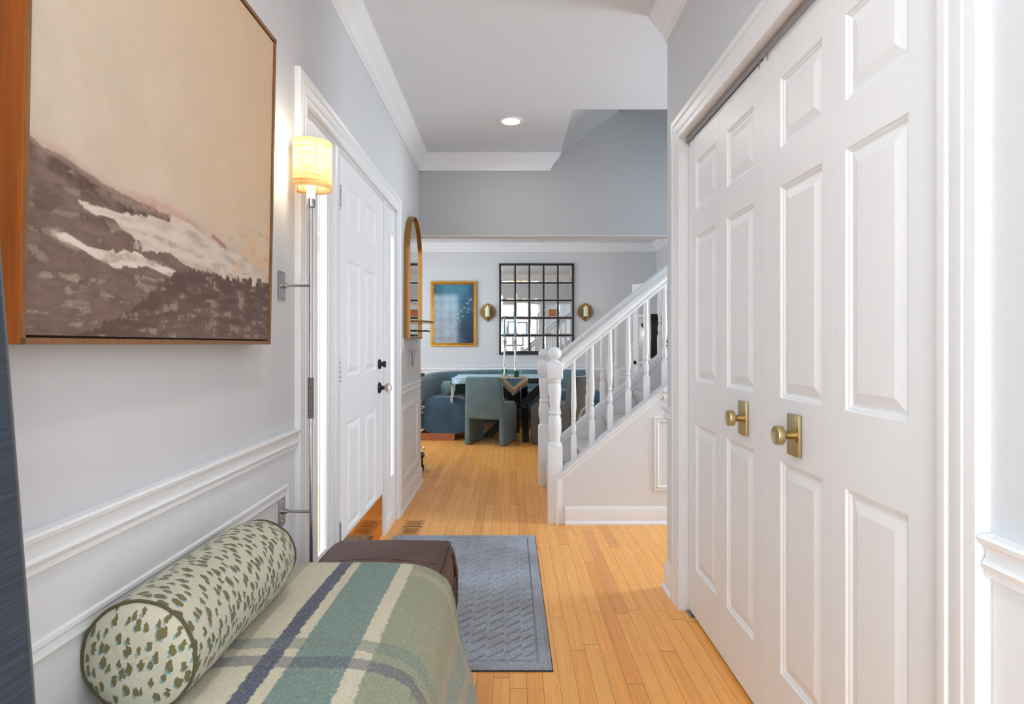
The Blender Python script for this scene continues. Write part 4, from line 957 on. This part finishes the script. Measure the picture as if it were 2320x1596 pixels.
# leaf sconces with candles
def sconce(x, z, label, clabel):
    t = thing('wall_sconce', label, 'sconce', (x, YD, z-.13), group='leaf sconces beside the grid mirror')
    bm = NB(); pts = []; n = 88
    for k in range(n):
        a = 2*PI*k/n; r = .118+(.008 if k % 2 else -.004)
        px, pz = r*math.sin(a), r*math.cos(a)*1.0
        if pz < 0: px *= 1-.25*(pz/.12)**4*1; pz *= 1.0
        tip = max(0, 1-abs(a if a < PI else 2*PI-a)/.35)*.018; tb = max(0, 1-abs(a-PI)/.5)*.022
        pts.append((x+px, YD-.012-.02*(1-abs(px)/.12)*0-.0, z+pz+tip-tb))
    ctr = bm.verts.new((x, YD-.022, z)); rim = [bm.verts.new(p) for p in pts]; mid = [bm.verts.new((x+(p[0]-x)*.55, YD-.020+(.004 if k % 4 < 2 else -.001), z+(p[2]-z)*.55)) for k, p in enumerate(pts)]
    for k in range(n): bm.faces.new((rim[k], rim[(k+1) % n], mid[(k+1) % n], mid[k])); bm.faces.new((mid[k], mid[(k+1) % n], ctr))
    lf = obj('leaf_plate', bm, 'agedbrass', t, smooth=False); md = lf.modifiers.new('t', 'SOLIDIFY'); md.thickness = .003
    bm = NB()
    for s in (-1, 1):
        for k in range(7): tube(bm, [(x, YD-.0235, z-.09+k*.026), (x+s*(.10-.008*abs(k-3)), YD-.017, z-.06+k*.026+.02)], .0018, 5)
    obj('leaf_veins', bm, 'agedbrass', lf)
    bm = NB(); tube(bm, [(x, YD-.02, z-.10), (x+.004, YD-.05, z-.125), (x, YD-.07, z-.10), (x, YD-.07, z-.082)], .008, 8); lathe(bm, [(.012, z-.088), (.042, z-.080), (.044, z-.070), (.001, z-.070)], (x, YD-.07, 0), 24)
    tube(bm, [(x+.002, YD-.035, z-.115), (x+.006, YD-.04, z-.145)], .007, 8); obj('bracket', bm, 'agedbrass', t)
    c = thing('pillar_candle', clabel, 'candle', (x, YD-.07, z-.07), group='pillar candles on the sconces')
    bm = NB(); lathe(bm, [(.036, z-.07), (.036, z+.064), (.033, z+.068), (.020, z+.066), (.001, z+.060)], (x, YD-.07, 0), 24); obj('wax', bm, 'wax', c)
    bm = NB(); tube(bm, [(x, YD-.07, z+.06), (x, YD-.07, z+.072), (x, YD-.07, z+.082), (x+.001, YD-.07, z+.092)], [.002, .005, .0045, .001], 8); obj('flame', bm, 'flame', c)
sconce(-.336, 1.66, 'brass leaf-shaped candle sconce between the blue picture and the grid mirror', 'ivory pillar candle on the sconce beside the blue picture')
sconce(1.148, 1.665, 'brass leaf-shaped candle sconce to the right of the grid mirror', 'ivory pillar candle on the sconce right of the grid mirror')
# small orange print opposite, seen in the grid mirror
op = thing('framed_print', 'small orange picture in a white frame, seen reflected in the grid mirror', 'picture', (1.06, YE, 1.75))
bm = NB(); box(bm, .84, 1.28, YE, YE+.02, 1.75, 2.27, .002); obj('frame', bm, 'mat', op); bm = NB(); box(bm, .93, 1.18, YE+.02, YE+.022, 1.92, 2.10); obj('print', bm, 'orangeprint', op)

# behind the camera, seen only in the mirrors: console with vase and a dark framed picture
cn = thing('console_table', 'white console cabinet against the rear wall, seen reflected in the grid mirror', 'cabinet', (-.05, YS+.2, 0))
bm = NB(); box(bm, -.55, .45, YS+.02, YS+.4, .08, .86, .004); obj('body', bm, 'trim', cn); bm = NB(); box(bm, -.58, .48, YS+.02, YS+.43, .86, .90, .004); obj('top', bm, 'woodframe', cn)
for k in range(2):
    bm = NB(); box(bm, -.53+k*.50, -.07+k*.50, YS+.40, YS+.415, .12, .83, .003); dd = obj('cabinet_door', bm, 'door', cn); bm = NB(); lathe(bm, [(.006, 0), (.006, .015), (.012, .02), (.001, .03)], (-.11+k*.12, YS+.415, .5), 12, 'Y'); obj('knob', bm, 'brass', dd)
for x in (-.5, .4):
    bm = NB(); box(bm, x-.025, x+.025, YS+.06, YS+.36, 0, .08); obj('leg', bm, 'trim', cn)
vs_ = thing('vase', 'white round vase on the rear console', 'vase', (-.2, YS+.22, .90)); bm = NB(); lathe(bm, [(.05, .90), (.085, .94), (.10, 1.0), (.085, 1.06), (.04, 1.10), (.035, 1.13), (.045, 1.15), (.001, 1.14)], (-.2, YS+.22, 0), 24); obj('body', bm, 'whiteceramic', vs_)
bp2 = thing('framed_picture', 'black-framed grey picture on the rear wall above the console, seen reflected in the grid mirror', 'picture', (.15, YS, 1.2))
bm = NB(); sweep(bm, [(-.15, YS, 1.2), (.5, YS, 1.2), (.5, YS, 2.05), (-.15, YS, 2.05)], [(0, .001), (0, .025), (.035, .025), (.035, .001)], (0, 1, 0), closed=True, flip=-1); obj('frame', bm, 'black', bp2)
bm = NB(); box(bm, -.12, .47, YS+.001, YS+.01, 1.23, 2.02); obj('picture', bm, mat('grey_abstract_print', (.35, .34, .32, 1), .6, var=.5, vscale=3), bp2)
# ------------------------------------------------------------------ French door leaf, sconce and black screen at the right of the dining room
fdh = V((2.215, 7.86, 0)); fde = V((1.77, 8.50, 0)); fl = (fde-fdh).length; fa = math.atan2(fde.y-fdh.y, fde.x-fdh.x)
fd = thing('door_3', None, None, fdh, kind='structure')
MT = Matrix.Translation(fdh) @ Matrix.Rotation(fa, 4, 'Z')
def fbox(bm, *a, bev=0): vs = box(bm, *a, bev); bmesh.ops.transform(bm, matrix=MT, verts=vs)
bm = NB(); sw_ = .11
box(bm, 0, sw_, -.018, .018, .01, 2.03); box(bm, fl-sw_, fl, -.018, .018, .01, 2.03); box(bm, sw_, fl-sw_, -.018, .018, .01, .25); box(bm, sw_, fl-sw_, -.018, .018, 1.91, 2.03)
for k in range(1, 5): z = .25+1.66*k/5; box(bm, sw_, fl-sw_, -.010, .010, z-.012, z+.012)
for k in range(1, 3): x = sw_+(fl-2*sw_)*k/3; box(bm, x-.012, x+.012, -.0095, .0095, .25, 1.91)
bm.transform(MT); obj('door_leaf', bm, 'trim', fd, smooth=False)
bm = NB(); box(bm, sw_, fl-sw_, -.002, .002, .25, 1.91); bm.transform(MT); obj('glass_panes', bm, 'glass', fd, smooth=False)
bm = NB(); lathe(bm, [(.027, -.018), (.027, -.024), (.010, -.028), (.010, -.04), (.026, -.048), (.028, -.062), (.018, -.074), (.001, -.076)], (fl-.055, 0, .915), 16, 'Y'); lathe(bm, [(.027, .018), (.027, .024), (.010, .028), (.010, .04), (.026, .048), (.028, .062), (.018, .074), (.001, .076)], (fl-.055, 0, .915), 16, 'Y'); bm.transform(MT); obj('knob', bm, 'blackmetal', fd)
bs = thing('wall_light', 'black bracket wall light with a glowing round bulb behind the glass door', 'wall light', (2.02, YD, 1.34))
bx, bz = 2.04, 1.335
bm = NB(); lathe(bm, [(.04, 0), (.04, -.012), (.001, -.013)], (bx, YD, bz+.13), 20, 'Y'); tube(bm, [(bx, YD-.005, bz+.13), (bx, YD-.14, bz+.13), (bx, YD-.15, bz+.12), (bx, YD-.15, bz+.075)], .006, 8); lathe(bm, [(.02, bz+.045), (.02, bz+.085), (.001, bz+.086)], (bx, YD-.15, 0), 16); obj('bracket', bm, 'blackmetal', bs)
bm = NB(); lathe(bm, [(.001, -.05), (.025, -.043), (.043, -.025), (.05, 0), (.043, .025), (.025, .043), (.015, .05)], (bx, YD-.15, bz), 24); obj('bulb', bm, 'bulb', bs)
tv = thing('television', 'black flat screen on a stand beyond the stair balusters', 'television', (2.0, 7.25, 0))
bm = NB(); box(bm, 1.72, 2.215, 7.20, 7.235, 1.0, 1.545, .006); obj('screen', bm, 'screen', tv)
bm = NB(); box(bm, 1.94, 1.99, 7.235, 7.265, 0, 1.4); box(bm, 1.78, 2.15, 7.10, 7.40, 0, .02, .004); obj('stand', bm, 'blackmetal', tv)

# ------------------------------------------------------------------ banquette sofa
sf = thing('banquette', 'curved blue velvet banquette sofa along the dining room walls', 'sofa', (-.2, 8.2, 0))
def path_l(off, n=14):       # centre line: comes from the left near end, rounds the corner and runs right; off = outward shift
    R = 1.0+off; cx_, cy_ = .10, 7.71; pts = [(cx_-R-.05, 7.20), (cx_-R-.02, 7.5)]
    for k in range(n+1):
        a = PI-(PI/2)*k/n; pts.append((cx_+R*math.cos(a), cy_+(R-.10)*math.sin(a)))
    pts += [(.6, cy_+R-.10), (1.25, cy_+R-.10)]; return pts
def psweep(bm, path, prof, z0=0):
    n = len(path); rings = []
    for i in range(n):
        a = V(path[max(0, i-1)]); b = V(path[min(n-1, i+1)]); d = (b-a).normalized(); nn = V((-d.y, d.x))
        rings.append([bm.verts.new((path[i][0]+nn.x*p, path[i][1]+nn.y*p, z0+q_)) for p, q_ in prof])
    k = len(prof)
    for A, B in zip(rings, rings[1:]):
        for j in range(k): bm.faces.new((A[j], A[(j+1) % k], B[(j+1) % k], B[j]))
    bm.faces.new(rings[0]); bm.faces.new(rings[-1])
def rrect(hw, z0, z1, r, n=7, r2=None):
    pts = []
    for (sx, cz, a0) in ((1, z0, -PI/2), (1, z1, 0), (-1, z1, PI/2), (-1, z0, PI)):
        rr_ = r if (sx == -1 or r2 is None) else r2
        rr_ = r2 if (r2 is not None and cz == z1 and sx == 1) else r
        c = (sx*(hw-rr_), cz+(rr_ if cz == z0 else -rr_))
        for k in range(n+1): a = a0+PI/2*k/n; pts.append((c[0]+rr_*math.cos(a), c[1]+rr_*math.sin(a)))
    return pts
bm = NB(); psweep(bm, path_l(-.16), rrect(.33, .085, .525, .19)); obj('seat', bm, 'sofa', sf, angle=60)
bm = NB(); psweep(bm, path_l(.24), rrect(.11, .10, .795, .09)); obj('backrest', bm, 'sofalight', sf, angle=60)
bm = NB(); psweep(bm, path_l(-.12), [(-.16, 0), (.28, 0), (.28, .088), (-.16, .088)]); obj('plinth', bm, 'plinth', sf, smooth=False)
bp_ = thing('bolster_pillow', 'small green-grey round velvet bolster on the blue banquette', 'pillow', (-.8, 7.75, .52))
c0 = at(1009, 880, 7.5); R = .085; ax = V((1, .25, 0)).normalized()
bm = NB(); lathe(bm, [(.001, -.01), (.05, -.012), (.080, -.006), (R, .01), (R+.003, .10), (R+.003, .30), (R, .40), (.075, .412), (.001, .415)], (0, 0, 0), 32, 'X'); MT2 = Matrix.Translation(c0) @ Matrix.Rotation(math.radians(48), 4, 'Z'); bm.transform(MT2); obj('cover', bm, 'pillow', bp_, angle=50)
bm = NB(); tube(bm, [V((.008, (R+.001)*math.cos(2*PI*k/36), (R+.001)*math.sin(2*PI*k/36))) for k in range(36)], .005, 6, True); bm.transform(MT2); obj('piping', bm, 'piping', bp_)

# ------------------------------------------------------------------ dining table with cloths
tbx0, tbx1, tby0, tby1, tz = -.67, .62, 7.03, 7.95, .765
tb = thing('dining_table', 'black dining table with crossed legs under a blue fringed cloth', 'table', (.14, 7.5, 0))
bm = NB(); box(bm, tbx0, tbx1, tby0, tby1, tz-.06, tz, .02, 3); obj('tabletop', bm, 'black', tb)
for s in (-1, 1):
    bm = NB(); xm = .14+s*0; yy = 7.5+s*.02
    prism(bm, [(xm-.5*s, yy-.04, .0), (xm-.36*s, yy-.04, 0), (xm+.42*s, yy-.04, tz-.06), (xm+.28*s, yy-.04, tz-.06)], (0, .08, 0)); obj('leg', bm, 'black', tb, smooth=False)
    bm = NB(); prism(bm, [(xm+s*.05-.04, yy-.48*s, 0), (xm+s*.05-.04, yy-.36*s, 0), (xm+s*.05-.04, yy+.40*s, tz-.06), (xm+s*.05-.04, yy+.28*s, tz-.06)], (.08, 0, 0)); obj('leg', bm, 'black', tb, smooth=False)
cl = thing('table_runner', 'light blue woven cloth with white fringe spread over the dining table', 'tablecloth', (.1, 7.5, tz))
bm = NB(); 
for (a, b, c_, d_) in ((tbx0-.012, tbx1-.02, tby0+.02, tby1-.1),):
    NXr = 60; rows = []
    for i in range(NXr+1):
        x = a+(b-a)*i/NXr; rows.append([bm.verts.new((x, c_+(d_-c_)*j/24, tz+.004+.003*abs(noise.noise(V((x*8, j*.4, 1)))))) for j in range(25)])
    for A, B in zip(rows, rows[1:]):
        for j in range(24): bm.faces.new((A[j], A[j+1], B[j+1], B[j]))
    lo = [bm.verts.new((a-.006, v.co.y, tz-.085+.008*noise.noise(V((v.co.y*9, 0, 0))))) for v in rows[0]]
    for j in range(24): bm.faces.new((rows[0][j], lo[j], lo[j+1], rows[0][j+1]))
quad(bm, (a-.004, c_-.03, tz+.004), (-.42, c_-.03, tz+.004), (-.42, c_-.034, tz-.055), (a-.004, c_-.034, tz-.07)); quad(bm, (a, c_, tz+.005), (-.42, c_, tz+.005), (-.42, c_-.03, tz+.004), (a-.004, c_-.03, tz+.004))
ro = obj('weave', bm, 'runner', cl); md = ro.modifiers.new('t', 'SOLIDIFY'); md.thickness = .003
bm = NB()
for k in range(110):
    x = a+(b-a)*k/109
    for yy, s in ((c_, -1), (d_, 1)): tube(bm, [(x, yy, tz+.006), (x+random.uniform(-.01, .01), yy+s*.025, tz+.010), (x+random.uniform(-.02, .02), yy+s*.05, tz+.004)], .0028, 4)
for k in range(60):
    y = c_+(d_-c_)*k/59; L_ = random.uniform(.17, .22) if y < c_+.25 else .10
    tube(bm, [(a-.008, y, tz-.08), (a-.012+random.uniform(-.008, .008), y, tz-.08-L_*.5), (a-.012+random.uniform(-.012, .006), y+random.uniform(-.01, .01), tz-.08-L_)], .0035, 4)
fo = obj('fringe', bm, 'fringe', cl); fo['kind'] = 'stuff'
sc_ = thing('table_scarf', 'beige and blue brocade cloth corner with tassels hanging off the table front', 'tablecloth', (.05, tby0, tz-.2))
yq = tby0-.014
tri = [at(1137, 857, yq), at(1197, 857, yq), at(1163, 883, yq)]
def P2(x, y, d=0): p = at(x, y, yq); return V((p.x, yq-d, p.z))
bm = NB(); prism(bm, [P2(1136, 857), P2(1198, 857), P2(1196, 861), P2(1163, 885), P2(1140, 863)], (0, .004, 0))
prism(bm, [V((P2(1136, 857).x, yq, P2(1136, 857).z)), V((P2(1198, 857).x, yq, P2(1198, 857).z)), V((P2(1198, 857).x-.05, yq+.35, tz+.012)), V((P2(1136, 857).x-.02, yq+.35, tz+.012))], (0, 0, .004)); obj('border', bm, 'goldcloth', sc_, smooth=False)
bm = NB(); prism(bm, [P2(1143, 857, .0025), P2(1188, 857, .0025), P2(1163, 877, .0025)], (0, .002, 0)); tag(obj('brocade_centre', bm, 'bluebrocade', sc_, smooth=False), 'blue patterned centre')
bm = NB(); prism(bm, [P2(1154, 882, -.006), P2(1173, 880, -.006), P2(1163, 897, -.006)], (0, .002, 0)); obj('underlayer', bm, 'runner', sc_, smooth=False)
bm = NB()
for k in range(34):
    t = k/33
    x, y = (1140+(23)*t*2, 863+22*t*2) if t < .5 else (1163+33*(t-.5)*2, 885-24*(t-.5)*2)
    p = P2(x, y, -.002); q_ = P2(x+random.uniform(-1, 1), y+random.uniform(10, 14), -.002); tube(bm, [p, (p+q_)/2, q_], [.004, .003, .002], 5)
to = obj('tassel_fringe', bm, 'tassel', sc_); to['kind'] = 'stuff'
def candlestick(x, y, label, clabel, cyl):
    t = thing('candlestick', label, 'candlestick', (x, y, tz+.008), group='silver candlesticks on the dining table'); z = tz+.008
    bm = NB(); lathe(bm, [(.062, 0), (.062, .008), (.045, .016), (.02, .028), (.012, .045), (.009, .06), (.009, .13), (.013, .135), (.013, .155), (.009, .16), (.0105, .30), (.015, .305), (.015, .33), (.009, .335), (.009, .42), (.015, .43), (.019, .445), (.019, .485), (.012, .487)], (x, y, z), 20); obj('stem', bm, 'steelbright' if 0 else 'chromebright', t)
    c = thing('taper_candle', clabel, 'candle', (x, y, z+.487), group='blue taper candles on the dining table')
    bm = NB(); lathe(bm, [(.0105, z+.486), (.0115, z+.50), (.0095, z+cyl), (.001, z+cyl+.006)], (x, y, 0), 14); obj('wax', bm, 'candleblue', c); bm = NB(); tube(bm, [(x, y, z+cyl), (x, y, z+cyl+.012)], .001, 5); obj('wick', bm, 'black', c)
M['chromebright'] = mat('silver_plate', (.62, .60, .56, 1), .25, 1)
p = at(1143, 857, 7.2); candlestick(p.x, 7.2, 'tall silver candlestick on the blue cloth, left of the pair', 'dusty blue taper candle in the left silver candlestick', .735)
p = at(1167, 857, 7.25); candlestick(p.x, 7.25, 'tall silver candlestick on the blue cloth, right of the pair', 'dusty blue taper candle in the right silver candlestick', .735)
def votive(x, y, h, m, label):
    t = thing('votive_glass', label, 'glass', (x, y, tz+.008), group='votive glasses on the dining table'); z = tz+.008
    bm = NB(); lathe(bm, [(.026, 0), (.032, .004), (.034, h), (.031, h), (.029, .008), (.001, .008)], (x, y, z), 20); obj('glass', bm, m, t)
votive(at(1143, 850, 7.48).x, 7.48, .085, 'greenglass', 'green glass votive behind the left candlestick'); votive(at(1169, 850, 7.1).x+.005, 7.12, .08, 'greenglass', 'green glass votive in front of the right candlestick'); votive(at(1176, 850, 7.42).x, 7.42, .085, 'clearglass', 'small clear glass votive right of the candlesticks')

# ------------------------------------------------------------------ dining chairs (upholstered, side panels to the floor)
def make_chair(mt, label, name='dining_chair'):
    t = thing(name, label, 'chair', (0, 0, 0), group='upholstered dining chairs')
    # local: faces +y, back at -y
    bm = NB(); vs = box(bm, -.235, .235, -.25, -.14, .30, .80, .028, 4)
    for v in bm.verts:
        f = (v.co.z-.42)/.38; v.co.y -= .07*max(0, f)
        v.co.x *= 1-.10*max(0, f)
        v.co.y += .012*math.cos(v.co.x/.235*PI/2)*0
    obj('backrest', bm, mt, t, angle=50)
    bm = NB(); box(bm, -.185, .185, -.16, .27, .36, .475, .035, 4)
    for v in bm.verts:
        if v.co.z > .44: v.co.z += .015*(1-(v.co.x/.19)**2)
    obj('seat', bm, mt, t, angle=50)
    for s in (-1, 1):
        bm = NB(); x0, x1 = (.180, .240) if s > 0 else (-.240, -.180)
        prism(bm, [(x0, -.255, .005), (x0, .27, .005), (x0, .275, .44), (x0, .20, .485), (x0, -.12, .49), (x0, -.245, .47)], (x1-x0, 0, 0))
        bmesh.ops.bevel(bm, geom=bm.edges[:], offset=.010, segments=3, affect='EDGES'); obj('side_panel', bm, mt, t, angle=50)
    return t
c1 = make_chair('chair', 'teal velvet dining chair with its back to the camera at the table front')
c1.location = (-.225, 7.07, 0); c1.rotation_euler = (0, 0, math.radians(-17))
c2 = make_chair('chairgrey', 'grey-green velvet dining chair seen through the stair balusters, turned towards the table')
c2.location = (.60, 7.02, 0); c2.rotation_euler = (0, 0, math.radians(58))

# ------------------------------------------------------------------ round bar cart behind the corner
kx, ky = -.975, 5.48; kr = .185
kt = thing('bar_cart', 'black and mirrored round bar cart half hidden behind the wall corner', 'cart', (kx, ky, 0))
for z in (.125, .51, .875):
    bm = NB(); lathe(bm, [(kr-.004, z), (kr, z), (kr, z+.028), (kr-.004, z+.028)], (kx, ky, 0), 40); tr = obj('tray_rim', bm, 'blackmetal', kt)
    bm = NB(); lathe(bm, [(.001, z+.004), (kr-.004, z+.004), (kr-.004, z+.010), (.001, z+.010)], (kx, ky, 0), 40); obj('tray_glass', bm, 'mirror' if z < .8 else 'mirror', tr)
for z in (.20, .585):
    bm = NB(); tube(bm, [(kx+kr*math.cos(2*PI*k/40), ky+kr*math.sin(2*PI*k/40), z) for k in range(40)], .0045, 6, True); obj('guard_ring', bm, 'chrome', kt)
for a in (-20, 70, 160, 250):
    px, py = kx+(kr-.002)*math.cos(math.radians(a)), ky+(kr-.002)*math.sin(math.radians(a)); 
    if a == -20: px -= .0
    bm = NB(); lathe(bm, [(.008, .065), (.008, .90)], (px, py, 0), 10) if a != -20 else lathe(bm, [(.008, .065), (.008, .13)], (px, py, 0), 10); obj('post', bm, 'blackmetal', kt)
    bm = NB(); lathe(bm, [(.001, -.014), (.020, -.012), (.024, -.008), (.024, .008), (.020, .012), (.001, .014)], (px, py, .0245), 16, 'X'); box(bm, px-.017, px+.017, py-.008, py+.008, .02, .068, .003); obj('caster', bm, 'rubber', kt)
fg = thing('wooden_figurine', 'small carved orange wood figurine on the middle tray of the cart', 'figurine', (-.865, 5.45, .52))
bm = NB(); tube(bm, [(-.865, 5.45, .521), (-.865, 5.45, .56), (-.85, 5.44, .60), (-.83, 5.43, .64), (-.815, 5.43, .655), (-.80, 5.43, .645)], [.028, .022, .02, .024, .018, .006], 10)
tube(bm, [(-.845, 5.44, .60), (-.815, 5.42, .59), (-.800, 5.42, .61)], [.014, .011, .006], 8); obj('body', bm, 'figwood', fg)
bw_ = thing('ceramic_dish', 'white ceramic dish on the cart top', 'dish', (-.90, 5.48, .885))
bm = NB(); lathe(bm, [(.03, .885), (.05, .892), (.075, .935), (.07, .935), (.045, .90), (.001, .895)], (-.885, 5.46, 0), 24); obj('dish', bm, 'whiteceramic', bw_)
# woven basket by the stairs
bk = thing('woven_basket', 'black and white woven rope basket handle rising beyond the stair stringer', 'basket', (.86, 6.55, 0))
bm = NB(); lathe(bm, [(.12, 0), (.15, .02), (.165, .15), (.16, .30), (.15, .30), (.14, .03), (.001, .02)], (.86, 6.5, 0), 24); obj('body', bm, 'basket', bk)
bm = NB(); tube(bm, [(.86-.10*math.cos(PI*k/14), 6.5, .28+.20*math.sin(PI*k/14)) for k in range(15)], .016, 8); obj('handle', bm, 'basket', bk)
